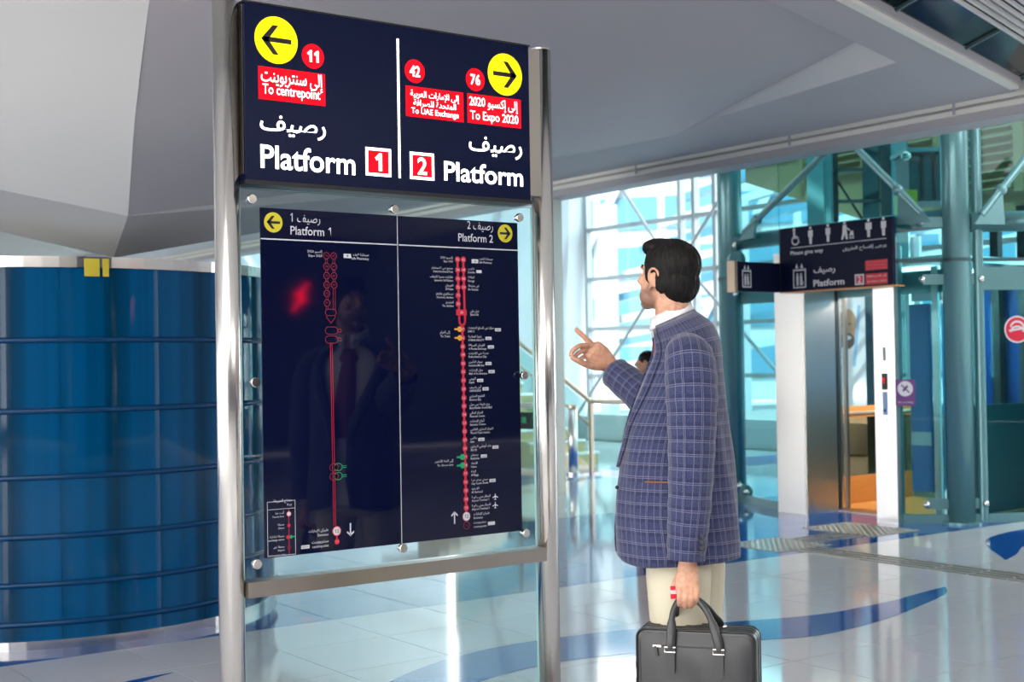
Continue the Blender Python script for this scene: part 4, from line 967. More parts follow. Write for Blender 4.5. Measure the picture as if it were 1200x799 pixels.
for a, c, z0, z1, h in ((12.8, 13.55, .05, .05, .84), (13.7, 15.2, .10, .88, .80), (15.25, 16.85, .90, 1.73, .80)):
    MB().prism([Vector((11.2,a,z0)), Vector((11.2,c,z1)), Vector((11.2,c,z1+h)), Vector((11.2,a,z0+h))], (.012,0,0)).build('glass_panel', M['rail_glass'], bl)
for y, z0 in ((12.8, 0), (13.62, 0), (15.22, .87), (16.88, 1.7)): MB().box((11.18, y-.025, z0), (11.22, y+.025, z0+.92)).build('baluster', M['brass'], bl)
bo = empty('steel_bollard', (10.77, 13.47, 0)); tag(bo, 'stainless steel post standing before the staircase', 'bollard')
MB().cyl((10.77,13.47,0), (10.77,13.47,.86), .062, 24).build('post', M['steel_panel'], bo, smooth=True); MB().cyl((10.77,13.47,.86), (10.77,13.47,.90), .066, 24).build('cap', M['brass'], bo); MB().cyl((10.77,13.47,0), (10.77,13.47,.03), .09, 24).build('foot', M['steel_panel'], bo)
tg = empty('ticket_gate', (10.6, 14.2, 0)); tag(tg, 'low glass ticket gate with a black reader beside the steel post', 'gate')
MB().box((10.55, 13.85, .05), (10.565, 14.55, .88)).build('glass_wing', M['rail_glass'], tg); MB().box((10.5, 13.80, .86), (10.62, 14.6, .92)).build('top_rail', M['steel_panel'], tg)
rd = MB().box((10.48, 14.0, .58), (10.54, 14.28, .80)).build('card_reader', M['black'], tg); MB().box((10.474, 14.08, .66), (10.48, 14.18, .74)).build('reader_light', M['green_print'], rd)
for y in (13.82, 14.58): MB().box((10.53, y-.02, 0), (10.585, y+.02, .88)).build('gate_post', M['steel_dark'], tg)

# red lit emblem on the rear wall; it shows mirrored in the left route map
d_ = ray(352, 348); h_ = EYE + d_*(4.12/d_.y); k_ = (4.12+11.93)/d_.y; rp_ = Vector((h_.x+d_.x*k_, -11.93, h_.z+d_.z*k_))
em = empty('red_emblem', tuple(rp_)); tag(em, 'red lit star emblem on the rear wall mirrored in the left map', 'emblem')
M['red_neon'] = mat('red_neon', (.6, .005, .02), .4, emit=(1, .004, .03), es=3.0)
for (a, c, w2) in (((-.13, .24), (.13, -.24), .07), ((.12, .06), (-.12, -.06), .05), ((0, .13), (0, -.13), .07)):
    MB().beam(rp_+Vector((-a[0], 0, a[1])), rp_+Vector((-c[0], 0, c[1])), w2, .04, up=YA).build('light_tube', M['red_neon'], em)
MB().box((rp_.x-.3, -11.99, rp_.z-.4), (rp_.x+.3, -11.96, rp_.z+.4)).build('backing_plate', M['dark'], em)
# ================================================================== PEOPLE
FH = Vector((math.sin(YAW), math.cos(YAW), 0)); RH = Vector((math.cos(YAW), -math.sin(YAW), 0))
def facing(deg): t = math.radians(deg); return FH*math.cos(t) - RH*math.sin(t)
def rightof(f): return Vector((f.y, -f.x, 0))
def skin_mat(name, col, stub=None):
    m, n, b = nodes(name)
    tc = n.nodes.new('ShaderNodeTexCoord'); nz = n.nodes.new('ShaderNodeTexNoise'); nz.inputs['Scale'].default_value = 60; nz.inputs['Detail'].default_value = 4
    cr = n.nodes.new('ShaderNodeValToRGB'); cr.color_ramp.elements[0].position = .35; cr.color_ramp.elements[0].color = (col[0]*.80, col[1]*.72, col[2]*.70, 1); cr.color_ramp.elements[1].position = .65; cr.color_ramp.elements[1].color = (*col, 1)
    n.links.new(tc.outputs['Object'], nz.inputs['Vector']); n.links.new(nz.outputs[0], cr.inputs[0]); an = n.nodes.new('ShaderNodeAttribute'); an.attribute_name = 'stubble'; mm = n.nodes.new('ShaderNodeMath'); mm.operation = 'MULTIPLY'; mm.inputs[1].default_value = .6; n.links.new(an.outputs['Fac'], mm.inputs[0])
    mx = n.nodes.new('ShaderNodeMix'); mx.data_type = 'RGBA'; n.links.new(mm.outputs[0], mx.inputs[0]); n.links.new(cr.outputs[0], mx.inputs[6]); mx.inputs[7].default_value = (.07, .04, .03, 1); n.links.new(mx.outputs[2], b.inputs['Base Color'])
    bp = n.nodes.new('ShaderNodeBump'); bp.inputs['Strength'].default_value = .15; bp.inputs['Distance'].default_value = .001; n.links.new(nz.outputs[0], bp.inputs['Height']); n.links.new(bp.outputs[0], b.inputs['Normal'])
    b.inputs['Roughness'].default_value = .45; b.inputs['Subsurface Weight'].default_value = .08; b.inputs['Subsurface Radius'].default_value = (.01, .004, .002)
    return m
M['skin'] = skin_mat('skin', (.66, .36, .235))
def hair_mat():
    m, n, b = nodes('black_hair')
    tc = n.nodes.new('ShaderNodeTexCoord'); mp = n.nodes.new('ShaderNodeMapping'); mp.inputs['Scale'].default_value = (260, 260, 30)
    nz = n.nodes.new('ShaderNodeTexNoise'); nz.inputs['Scale'].default_value = 1; nz.inputs['Detail'].default_value = 3
    cr = n.nodes.new('ShaderNodeValToRGB'); cr.color_ramp.elements[0].position = .4; cr.color_ramp.elements[0].color = (.004, .004, .004, 1); cr.color_ramp.elements[1].position = .75; cr.color_ramp.elements[1].color = (.014, .012, .011, 1)
    bp = n.nodes.new('ShaderNodeBump'); bp.inputs['Strength'].default_value = .7; bp.inputs['Distance'].default_value = .003
    n.links.new(tc.outputs['Object'], mp.inputs[0]); n.links.new(mp.outputs[0], nz.inputs['Vector']); n.links.new(nz.outputs[0], cr.inputs[0]); n.links.new(cr.outputs[0], b.inputs['Base Color']); n.links.new(nz.outputs[0], bp.inputs['Height']); n.links.new(bp.outputs[0], b.inputs['Normal'])
    b.inputs['Roughness'].default_value = .5; b.inputs['Specular IOR Level'].default_value = .18; return m
M['hair'] = hair_mat()
def check_mat():
    """blue-grey wool with a fine windowpane check; UV in metres"""
    m, n, b = nodes('checked_wool'); L = n.links.new
    uv = n.nodes.new('ShaderNodeUVMap'); sx = n.nodes.new('ShaderNodeSeparateXYZ'); L(uv.outputs[0], sx.inputs[0])
    def mth(op, a, c=None, d=None):
        q = n.nodes.new('ShaderNodeMath'); q.operation = op
        for i, v in enumerate((a, c, d)):
            if v is None: continue
            if isinstance(v, (int, float)): q.inputs[i].default_value = v
            else: L(v, q.inputs[i])
        return q.outputs[0]
    def band(v, per, off, hw):     # 1 inside a band of half width hw
        f = mth('FRACT', mth('ADD', mth('DIVIDE', v, per), off)); d = mth('ABSOLUTE', mth('SUBTRACT', f, .5)); return mth('LESS_THAN', d, hw/per)
    U, Vv = sx.outputs[0], sx.outputs[1]
    nz = n.nodes.new('ShaderNodeTexNoise'); nz.inputs['Scale'].default_value = 420; nz.inputs['Detail'].default_value = 2; L(uv.outputs[0], nz.inputs['Vector'])
    base = n.nodes.new('ShaderNodeValToRGB'); e = base.color_ramp.elements; e[0].position = .36; e[0].color = (.011, .015, .050, 1); e[1].position = .66; e[1].color = (.062, .073, .165, 1); L(nz.outputs[0], base.inputs[0])
    def mixc(fac, a, col, amt):
        x = n.nodes.new('ShaderNodeMix'); x.data_type = 'RGBA'; L(mth('MULTIPLY', fac, amt), x.inputs[0]); L(a, x.inputs[6]); x.inputs[7].default_value = (*col, 1); return x.outputs[2]
    c = base.outputs[0]
    dk = mth('MAXIMUM', band(U, .048, .27, .005), band(Vv, .040, .28, .006)); c = mixc(dk, c, (.012, .016, .055), .5)
    wh = mth('MAXIMUM', band(U, .024, .0, .0009), band(Vv, .040, .0, .0010)); c = mixc(wh, c, (.27, .26, .37), .40)
    w2 = mth('MAXIMUM', band(U, .048, .16, .0007), band(Vv, .040, .14, .0008)); c = mixc(w2, c, (.36, .34, .46), .34)
    L(c, b.inputs['Base Color'])
    n2 = n.nodes.new('ShaderNodeTexNoise'); n2.inputs['Scale'].default_value = 9; n2.inputs['Detail'].default_value = 2; tc = n.nodes.new('ShaderNodeTexCoord'); L(tc.outputs['Object'], n2.inputs['Vector'])
    b1 = n.nodes.new('ShaderNodeBump'); b1.inputs['Strength'].default_value = .45; b1.inputs['Distance'].default_value = .02; L(n2.outputs[0], b1.inputs['Height'])
    b2 = n.nodes.new('ShaderNodeBump'); b2.inputs['Strength'].default_value = .3; b2.inputs['Distance'].default_value = .0006; L(nz.outputs[0], b2.inputs['Height']); L(b1.outputs[0], b2.inputs['Normal']); L(b2.outputs[0], b.inputs['Normal'])
    b.inputs['Roughness'].default_value = .85; b.inputs['Sheen Weight'].default_value = .25; b.inputs['Specular IOR Level'].default_value = .2
    return m
M['wool'] = check_mat()
M['lining'] = mat('dark_lining', (.010, .012, .03), .6)
M['shirt'] = mat('white_cotton', (.80, .80, .82), .7, bump=((40, 40, 12), .2, .004))
M['tie'] = mat('burgundy_tie', (.20, .02, .05), .5)
M['chino'] = mat('cream_chino', (.62, .57, .43), .8, bump=((14, 14, 5), .5, .012), var=((6, 6, 3), .08))
M['brown'] = mat('brown_trim', (.22, .08, .03), .5)
M['button'] = mat('dark_button', (.012, .012, .02), .25)
M['shoe'] = mat('brown_leather', (.10, .045, .02), .3)
M['leather'] = mat('black_leather', (.020, .020, .023), .36, spec=.6, bump=((240, 240, 240), .25, .0006))
M['leather_edge'] = mat('black_piping', (.006, .006, .007), .28)
M['eye'] = mat('eye_white', (.75, .72, .70), .2); M['iris'] = mat('brown_iris', (.03, .015, .01), .1)

def head_pieces(hp, Rm):
    E = lambda c, r, rows=14, seg=20: ellipsoid(hp(*c), r, Rm, rows, seg)
    P = [E((0,-.014,.028), (.073,.090,.076)), E((0,.020,-.026), (.064,.068,.086)), E((0,.036,-.070), (.058,.054,.040)), E((0,.072,-.096), (.026,.020,.018)),
         E((0,.074,.020), (.046,.015,.010)), E((.037,.058,-.022), (.022,.024,.018)), E((-.037,.058,-.022), (.022,.024,.018)), E((0,.084,-.056), (.023,.010,.006)), E((0,.083,-.067), (.020,.010,.006))]
    P.append(tube_data([hp(0,.082,.018), hp(0,.096,-.006), hp(0,.108,-.026), hp(0,.096,-.036)], [.008,.011,.014,.010], 12)[0])
    for s in (-1, 1):
        P.append(E((s*.012,.094,-.031), (.009,.010,.008), 8, 10))
        P.append(E((s*.071,-.010,-.014), (.008,.016,.024), 10, 14))
        rim = [hp(s*(.076+.006*math.sin(t)), -.012-.019*math.cos(t+.5)-.002, -.008+.028*math.sin(t+.5)) for t in [2*PI*i/16 for i in range(17)]]
        P.append(tube_data(rim, [.0048]*17, 7, caps=False)[0])
        P.append(E((s*.072,.004,-.040), (.006,.008,.010), 8, 10))
    return P
def rotm(f):   # local x right, y forward, z up
    r = rightof(f); return Matrix(((r.x, f.x, 0), (r.y, f.y, 0), (0, 0, 1)))
def finger(pts, r0=.0092, r1=.0070):
    P = smoothpath(pts, 3); n = len(P)
    R = [r0+(r1-r0)*i/(n-1) for i in range(n)]
    t = (Vector(P[-1])-Vector(P[-2])).normalized()
    P = [Vector(p) for p in P] + [Vector(P[-1])+t*r1*.55, Vector(P[-1])+t*r1*.9]; R += [r1*.8, r1*.35]
    return tube_data(P, R, 10)[0]

# ------------------------------------------------------------------ the man in the checked jacket
MB0 = Vector((2.888, 3.093, 0))
bf = facing(86); brt = rightof(bf); BR = rotm(bf)
def Wl(x, y, z): return MB0 + brt*x + bf*y + ZA*z
hf = facing(42); HR = rotm(hf) @ Matrix.Rotation(math.radians(7), 3, 'X'); H0 = dep(781.5, 322.5, 4.2)
def hp(x, y, z): return H0 + HR @ Vector((x, y, z))
man_ = empty('person', tuple(MB0)); tag(man_, 'person in a blue checked jacket and cream trousers pointing at the route map', 'person')
pieces = head_pieces(hp, HR)
pieces.append(tube_data([hp(0,-.022,-.02), hp(0,-.028,-.075), Wl(.0,-.002,1.555), Wl(0,-.02,1.44)], [.052,.054,.061,.075], 20)[0])
# torso, hips, legs (slim, inside the clothes)
pieces.append(tube_data([Wl(0,-.03,1.50), Wl(0,-.025,1.44), Wl(0,-.01,1.25), Wl(0,0,1.08), Wl(0,0,.92), Wl(0,0,.84)], [(.10,.06),(.15,.085),(.145,.095),(.14,.10),(.15,.11),(.12,.08)], 20, side=brt)[0])
for s, yo in ((-1, .0), (1, -.05)):
    pieces.append(tube_data([Wl(s*.085,yo,.90), Wl(s*.095,yo,.70), Wl(s*.10,yo-.01,.48), Wl(s*.10,yo-.03,.30), Wl(s*.10,yo-.04,.07)], [.075,.07,.055,.050,.040], 14)[0])
# near (left) arm hanging, far (right) arm raised
sl = [Wl(-.13,-.03,1.485), Wl(-.195,-.034,1.46), Wl(-.232,-.037,1.30), Wl(-.248,-.031,1.14), Wl(-.248,-.020,.98), Wl(-.245,-.012,.86)]
lw0 = dep(806, 652, 3.965)
pieces.append(tube_data(sl[:-1]+[lw0, dep(806,668,3.962)], [.050,.048,.042,.038,.034,.027,.027], 14)[0])
rs, re, rw = Wl(.19,-.03,1.46), dep(769, 476, 4.37), dep(722, 433, 4.53)
pieces.append(tube_data([Wl(.12,-.03,1.48), rs, rs.lerp(re,.5), re, re.lerp(rw,.5), rw, dep(717,429,4.54)], [.045,.048,.042,.038,.036,.027,.026], 14)[0])
# pointing hand: palm, extended index, three curled fingers and the thumb meeting them
ax_in = (dep(700,399,4.53)-dep(695,433,4.52)).normalized()
pieces.append(tube_data([dep(722,434,4.53), dep(714,427,4.53), dep(704,419,4.52), dep(695,411,4.51), dep(692,409,4.51)], [(.024,.019),(.031,.019),(.042,.018),(.041,.016),(.034,.012)], 16, side=ax_in)[0])
pieces.append(finger([dep(701,409,4.515), dep(692,402,4.505), dep(684,394,4.495), dep(675.5,386.5,4.49)], .0112, .0084))
pieces.append(finger([dep(700,411,4.52), dep(690,405.5,4.50), dep(680,405,4.475), dep(671.5,410.5,4.46), dep(669,416,4.465)], .0100, .0080))
pieces.append(finger([dep(700,416,4.53), dep(691,411,4.515), dep(683,411,4.49), dep(676,415,4.475), dep(674,419,4.48)], .0094, .0076))
pieces.append(finger([dep(700,421,4.54), dep(693,417,4.53), dep(687,417,4.505), dep(681,420,4.49), dep(680,423,4.495)], .0088, .0072))
pieces.append(finger([dep(709,430,4.525), dep(699,430,4.50), dep(688,427.5,4.475), dep(678,423,4.455), dep(671,419.0,4.45)], .0140, .0088))
# carrying hand round the bag handle
pieces.append(tube_data([dep(806,655,3.963), dep(806,668,3.955), dep(805,680,3.945), dep(806,691,3.94), dep(806,696,3.945)], [(.026,.020),(.032,.018),(.036,.017),(.037,.015),(.032,.010)], 16, side=RH)[0])
for i, x in enumerate((796.5, 803.3, 810, 816.5)):
    dz = (0, 2.5, 2, -2.5)[i]
    pieces.append(finger([dep(x*.75+806*.25,684,3.948), dep(x,692,3.932), dep(x-.3,702+dz,3.930), dep(x-.3,708.5+dz,3.952), dep(x,704+dz,3.980), dep(x,697,3.985)], .0092, .0074))
pieces.append(finger([dep(797,672,3.955), dep(791,684,3.962), dep(791.5,695,3.972), dep(797,702,3.985)], .0115, .0085))
bo_ = remesh(pieces, 'body', .0030, M['skin'], man_, 6, .5)
at = bo_.data.attributes.new('stubble', 'FLOAT', 'POINT')
HT_ = HR.transposed()
def stub(p):
    q = HT_ @ (p-H0)
    if q.z < -.125 or q.z > .03 or q.y < -.02: return 0.0
    line = -.045 + max(0, .045-q.y)*.9          # beard edge climbs towards the ear
    return max(0, min(1, (line-q.z)/.018)) * max(0, min(1, (q.y+.012)/.02))
at.data.foreach_set('value', [stub(v.co) for v in bo_.data.vertices])
# eyes, brows
for s in (-1, 1):
    e_ = MB().sphere(hp(s*.030,.067,.002), .011, 10, 14).build('eye', M['eye'], man_, smooth=True); MB().sphere(hp(s*.030,.0735,.002), .0055, 8, 10).build('iris', M['iris'], e_, smooth=True)
    MB().tube([hp(s*.014,.082,.020), hp(s*.030,.079,.025), hp(s*.046,.067,.020)], [.003,.0042,.002], 8).build('eyebrow', M['hair'], man_, smooth=True)
# hair: cap, nape, quiff and sideburns in one mesh
E = lambda c, r: ellipsoid(hp(*c), r, HR, 18, 26)
hpz = [E((0,-.022,.036), (.0805,.096,.080)), E((0,-.060,-.022), (.068,.052,.066)), E((0,.050,.078), (.052,.040,.026)), E((0,.030,.088), (.060,.060,.026)),
       E((.068,.012,.012), (.009,.020,.040)), E((-.068,.012,.012), (.009,.020,.040)), E((.064,-.040,-.012), (.015,.032,.045)), E((-.064,-.040,-.012), (.015,.032,.045))]
ho = remesh(hpz, 'hair', .0026, M['hair'], man_, 3, .5)
for v in ho.data.vertices:
    p = HR.transposed() @ (v.co-H0); a = math.atan2(p.x, -p.y)
    k = noise.noise(Vector((a*9, p.z*14, 0)))*.0022 + noise.noise(Vector((a*60, p.z*40, 3)))*.0024
    v.co = v.co + (HR @ (p-Vector((0,-.02,.0))).normalized())*k
# ---- jacket
JR = [(.812,.000,.203,.194),(.86,.000,.205,.196),(.92,.001,.204,.194),(1.00,.002,.199,.189),(1.08,.001,.193,.181),(1.16,-.001,.193,.172),(1.24,-.005,.198,.161),(1.31,-.012,.203,.149),(1.37,-.019,.206,.137),(1.43,-.025,.204,.125),(1.47,-.029,.196,.119),(1.50,-.027,.183,.112),(1.53,-.020,.160,.103),(1.555,-.010,.128,.092),(1.575,-.001,.100,.081),(1.592,.006,.080,.072)]
JS = smoothpath(JR, 3)
def smst(a, b, x): t = max(0, min(1, (x-a)/(b-a))); return t*t*(3-2*t)
def ringat(z):
    for q0, q1 in zip(JS[:-1], JS[1:]):
        if q0[0] <= z <= q1[0]:
            t = (z-q0[0])/(q1[0]-q0[0]+1e-9); return [q0[i]+(q1[i]-q0[i])*t for i in (1, 2, 3)]
    return list(JS[-1][1:]) if z > JS[-1][0] else list(JS[0][1:])
def jp(t, z, off=0):
    cy, a, b_ = ringat(z); a += off; b_ += off; nn = 2.25
    s, c = math.sin(t), math.cos(t)
    x = a*math.copysign(abs(s)**(2/nn), s); y = cy + b_*math.copysign(abs(c)**(2/nn), c)
    w_ = .004*math.sin(5*t+9*z)*smst(1.5, 1.1, z) + .003*math.sin(11*t-14*z)*smst(1.5, 1.1, z)   # soft drape
    zz = z - .42*smst(1.40, 1.585, z)*(y+.03)
    return Wl(x*(1+w_*3), y+w_*c, zz)
def gap(z):
    if z < 1.08: return .10 + .10*smst(1.0, .82, z)
    return .10 + .62*smst(1.10, 1.56, z)**1.2
jk = None
NT, NZ = 72, 56
V = []; F = []; UV = []; zmin, zmax = .832, 1.592
for j in range(NZ+1):
    z = zmin + (zmax-zmin)*j/NZ; g = gap(z); pu = 0; prev = None; row = []
    for i in range(NT+1):
        t = g + (2*PI-2*g)*i/NT; zz = z
        if j == 0: zz = z + .012*math.cos(t*1.0)*-1 + (.03*max(0, math.cos(t))**6)
        p = jp(t, zz); row.append(p)
    mid = NT//2; us = [0]*(NT+1)
    for i in range(mid+1, NT+1): us[i] = us[i-1] + (row[i]-row[i-1]).length
    for i in range(mid-1, -1, -1): us[i] = us[i+1] - (row[i]-row[i+1]).length
    # keep the cloth straight: use waist girth for u
    for i in range(NT+1): V.append(row[i]); UV.append(((t0 := (i-mid)/NT)*1.16, z))
for j in range(NZ):
    for i in range(NT): F.append([j*(NT+1)+i, (j+1)*(NT+1)+i, (j+1)*(NT+1)+i+1, j*(NT+1)+i+1])
jb_ = MB(); jb_.V = V; jb_.F = F
jk = jb_.build('jacket', M['wool'], man_, smooth=True, uv=UV)
so_ = jk.modifiers.new('cloth', 'SOLIDIFY'); so_.thickness = .005; so_.offset = -1; jk.data.materials.append(M['lining']); so_.material_offset = 1; so_.material_offset_rim = 0
def sleeve(path, rad, name, side, offu):
    P = smoothpath([tuple(p) for p in path], 5); R = smoothpath([(r if isinstance(r, tuple) else (r, r)) for r in rad], 5)
    # soft folds across the sleeve
    R = [(a*(1+.022*math.sin(i*1.9)), b_*(1+.022*math.sin(i*1.9+1))) for i, (a, b_) in enumerate(R)]
    (V, F), uv = tube_data(P, R, 28, False, side); b = MB(); b.V = V; b.F = F
    # u straightened along the sleeve, seam doubled so the check stays even
    n_ = len(P); UVs = [((i % 28)/28*.40+offu, u[1]) for i, u in enumerate(uv)]
    o = b.build(name, M['wool'], jk, smooth=True, uv=UVs)
    s_ = o.modifiers.new('cloth', 'SOLIDIFY'); s_.thickness = .004; s_.offset = -1; o.data.materials.append(M['lining']); s_.material_offset = 1; s_.material_offset_rim = 0
    return o
cuffL = Wl(-.245, -.011, .862)
sleeve([Wl(-.120,-.032,1.470), Wl(-.168,-.033,1.474), Wl(-.205,-.036,1.445), Wl(-.228,-.037,1.37), Wl(-.240,-.036,1.26), Wl(-.248,-.031,1.14), Wl(-.248,-.024,1.02), Wl(-.246,-.016,.93), cuffL],
       [(.050,.055),(.060,.068),(.066,.076),(.068,.078),(.068,.073),(.066,.068),(.062,.064),(.058,.060),(.055,.056)], 'sleeve', -brt, .02)
cuffR = dep(721, 437, 4.515)
sleeve([Wl(.120,-.03,1.475), Wl(.175,-.03,1.47), Wl(.21,-.01,1.40), Wl(.215,.03,1.31), re+Vector((0,0,-.005)), re.lerp(cuffR,.45), cuffR], [(.055,.055),(.068,.072),(.070,.075),(.067,.070),(.064,.064),(.060,.060),(.054,.054)], 'sleeve', brt, .02)
# lapels and collar
for s in (-1, 1):
    V = []; F = []; UVl = []; n_ = 22
    for j in range(n_+1):
        z = 1.12 + (1.588-1.12)*j/n_; g = gap(z); wd = .30*math.sin(PI*min(1, (j/n_)*.80+.10))+.02
        for k, o_ in ((0, .003), (.5, .010), (1, .004)):
            t = (g + wd*k); t = t if s > 0 else 2*PI-t; V.append(jp(t, z, o_)); UVl.append((k*.07, z))
    for j in range(n_):
        for k in range(2): F.append([j*3+k, j*3+k+1, (j+1)*3+k+1, (j+1)*3+k])
    b = MB(); b.V = V; b.F = F; o = b.build('lapel', M['wool'], jk, smooth=True, uv=UVl); q = o.modifiers.new('cloth', 'SOLIDIFY'); q.thickness = .004; q.offset = 0
def collar(rings_, name, m_, par, g0, uvs=True):
    V = []; F = []; UVc = []; n_ = 40
    for k, (z, a, b_, cy) in enumerate(rings_):
        for i in range(n_+1):
            t = g0 + (2*PI-2*g0)*i/n_; x = a*math.sin(t); y = cy + b_*math.cos(t); V.append(Wl(x, y, z - .42*(y+.03))); UVc.append((i/n_*.36, k*.03))
    for k in range(len(rings_)-1):
        for i in range(n_): F.append([k*(n_+1)+i, k*(n_+1)+i+1, (k+1)*(n_+1)+i+1, (k+1)*(n_+1)+i])
    b = MB(); b.V = V; b.F = F; o = b.build(name, m_, par, smooth=True, uv=UVc); q = o.modifiers.new('cloth', 'SOLIDIFY'); q.thickness = .003; q.offset = 0; return o
collar([(1.570,.078,.070,.004), (1.592,.072,.067,.008), (1.596,.076,.071,.007), (1.582,.087,.078,.004), (1.565,.106,.088,-.002)], 'jacket_collar', M['wool'], jk, .75)
# pocket flap, brown pocket trim, cuff buttons, hem vent
def strip_on(t0, t1, z0, z1, off, name, m_, par, n=8):
    V = []; F = []; UVs = []
    for i in range(n+1):
        t = t0+(t1-t0)*i/n
        for z in (z0, z1): V.append(jp(t, z, off)); UVs.append(((t-PI)/(2*PI)*1.16, z))
    for i in range(n): F.append([2*i, 2*i+2, 2*i+3, 2*i+1])
    b = MB(); b.V = V; b.F = F; o = b.build(name, m_, par, smooth=True, uv=UVs); q = o.modifiers.new('cloth', 'SOLIDIFY'); q.thickness = .003; q.offset = 0; return o
tl0, tl1 = 2*PI-1.46, 2*PI-1.0
strip_on(tl0, tl1, 1.082, 1.087, .003, 'pocket_trim', M['brown'], jk)
for k in range(4):
    p = dep(822.5, 628+k*7.0, 3.885); q = (EYE-p).normalized()
    MB().cyl(p+q*.004, p-q*.006, .0062, 14).build('cuff_button', M['button'], jk)
MB().sphere(dep(723, 571, 4.12), .006).build('front_button', M['button'], jk, smooth=True)
# ---- shirt, tie
shr = MB(); V = []; F = []; nz_ = 26
for j in range(nz_+1):
    z = .86+(1.585-.86)*j/nz_
    for i in range(40):
        t = 2*PI*i/40; V.append(jp(t, z, -.030))
for j in range(nz_):
    for i in range(40): F.append([j*40+i, j*40+(i+1)%40, (j+1)*40+(i+1)%40, (j+1)*40+i])
shr.V = V; shr.F = F; sh_ = shr.build('shirt', M['shirt'], man_, smooth=True)
collar([(1.565,.071,.064,.006), (1.624,.062,.062,.010), (1.628,.065,.065,.010), (1.588,.075,.070,.007)], 'shirt_collar', M['shirt'], sh_, .22)
tb = MB(); V = []; F = []
for j in range(16):
    z = 1.56-.028*j; hw = .016 if j == 0 else .013+.0018*j
    for s in (-1, 1): V.append(jp(s*hw/.13, z, -.026) if z < 1.5 else jp(s*hw/.07, z, -.020))
for j in range(15): F.append([2*j, 2*j+1, 2*j+3, 2*j+2])
tb.V = V; tb.F = F; to = tb.build('necktie', M['tie'], man_, smooth=True); q = to.modifiers.new('cloth', 'SOLIDIFY'); q.thickness = .006; q.offset = 0
# left cuff of the shirt, trousers, shoes
tr = [tube_data([Wl(0,-.002,1.00), Wl(0,-.005,.92), Wl(0,-.01,.84), Wl(0,-.012,.80)], [(.150,.118),(.166,.128),(.162,.125),(.12,.09)], 24, side=brt)[0]]
for s, yo in ((-1, .004), (1, -.055)):
    tr.append(tube_data([Wl(s*.080,yo,.88), Wl(s*.090,yo,.78), Wl(s*.096,yo,.64), Wl(s*.10,yo-.01,.50), Wl(s*.10,yo-.022,.32), Wl(s*.10,yo-.032,.10), Wl(s*.10,yo-.034,.055)], [(.085,.100),(.088,.100),(.082,.090),(.072,.078),(.066,.072),(.062,.070),(.063,.072)], 20, side=brt)[0])
remesh(tr, 'trousers', .006, M['chino'], man_, 5)
for s, yo in ((-1, .004), (1, -.055)):
    c = Wl(s*.10, yo-.01, 0)
    so2 = remesh([tube_data([c-bf*.085+ZA*.045, c-bf*.02+ZA*.05, c+bf*.06+ZA*.045, c+bf*.14+ZA*.034, c+bf*.185+ZA*.026], [(.034,.036),(.040,.046),(.046,.040),(.046,.028),(.026,.016)], 16, side=brt)[0], ellipsoid(c-bf*.055+ZA*.05, (.036,.045,.045), BR), ellipsoid(c+bf*.155+ZA*.028, (.038,.045,.024), BR)], 'shoe', .005, M['shoe'], man_, 3)
    b = MB(); b.prism([c+brt*(.040*math.sin(t)*(1+.15*math.cos(t)))+bf*(.05+.145*math.cos(t)) for t in [2*PI*i/24 for i in range(24)]], (0,0,.014)); b.build('sole', M['black'], so2)
# red and white ticket in the carrying hand
tk = MB().obox(dep(790.5, 694, 3.952), (RH, FH, ZA), (.012, .0015, .020)).build('paper_ticket', M['white_print']); tag(tk, 'small red and white ticket held in the hand with the bag', 'ticket')
for z_, h_ in ((.013, .006), (-.012, .007)): MB().obox(dep(790.5, 694, 3.950)+ZA*z_, (RH, FH, ZA), (.0122, .0017, h_)).build('red_stripe', M['red_print'], tk)

# ------------------------------------------------------------------ briefcase
bu = -facing(72); bn = rightof(bu); bn = bn if bn.dot(FH) < 0 else -bn     # long axis, outward face normal
BC = dep(819, 790, 3.985); BC.z = .505
bag = empty('briefcase', (BC.x, BC.y, .36)); tag(bag, 'black leather briefcase with two handles carried by the pointing person', 'briefcase')
HL, HHt, HT = .178, .145, .052
def bp_(u, v, w_): return BC + bu*u + ZA*v + bn*w_
def rrect(hw, hh, r, n=6):
    out = []
    for cx_, cz_, a0 in ((hw-r, hh-r, 0), (-hw+r, hh-r, PI/2), (-hw+r, -hh+r, PI), (hw-r, -hh+r, 1.5*PI)):
        for i in range(n+1): a = a0+PI/2*i/n; out.append((cx_+r*math.cos(a), cz_+r*math.sin(a)))
    return out
V = []; F = []; prof = [(-HT,.012),(-HT+.003,.005),(-HT+.010,.0),(HT-.010,.0),(HT-.003,.005),(HT,.012)]
N = 0
for w_, ins in prof:
    R = rrect(HL-ins, HHt-ins, .026); N = len(R)
    for u, v in R: V.append(bp_(u, v + (.006 if v > 0 else 0)*(1-(u/HL)**2), w_))
for k in range(len(prof)-1):
    for i in range(N): F.append([k*N+i, k*N+(i+1)%N, (k+1)*N+(i+1)%N, (k+1)*N+i])
F.append(list(range(N))[::-1]); b = MB(); b.V = V; b.F = F
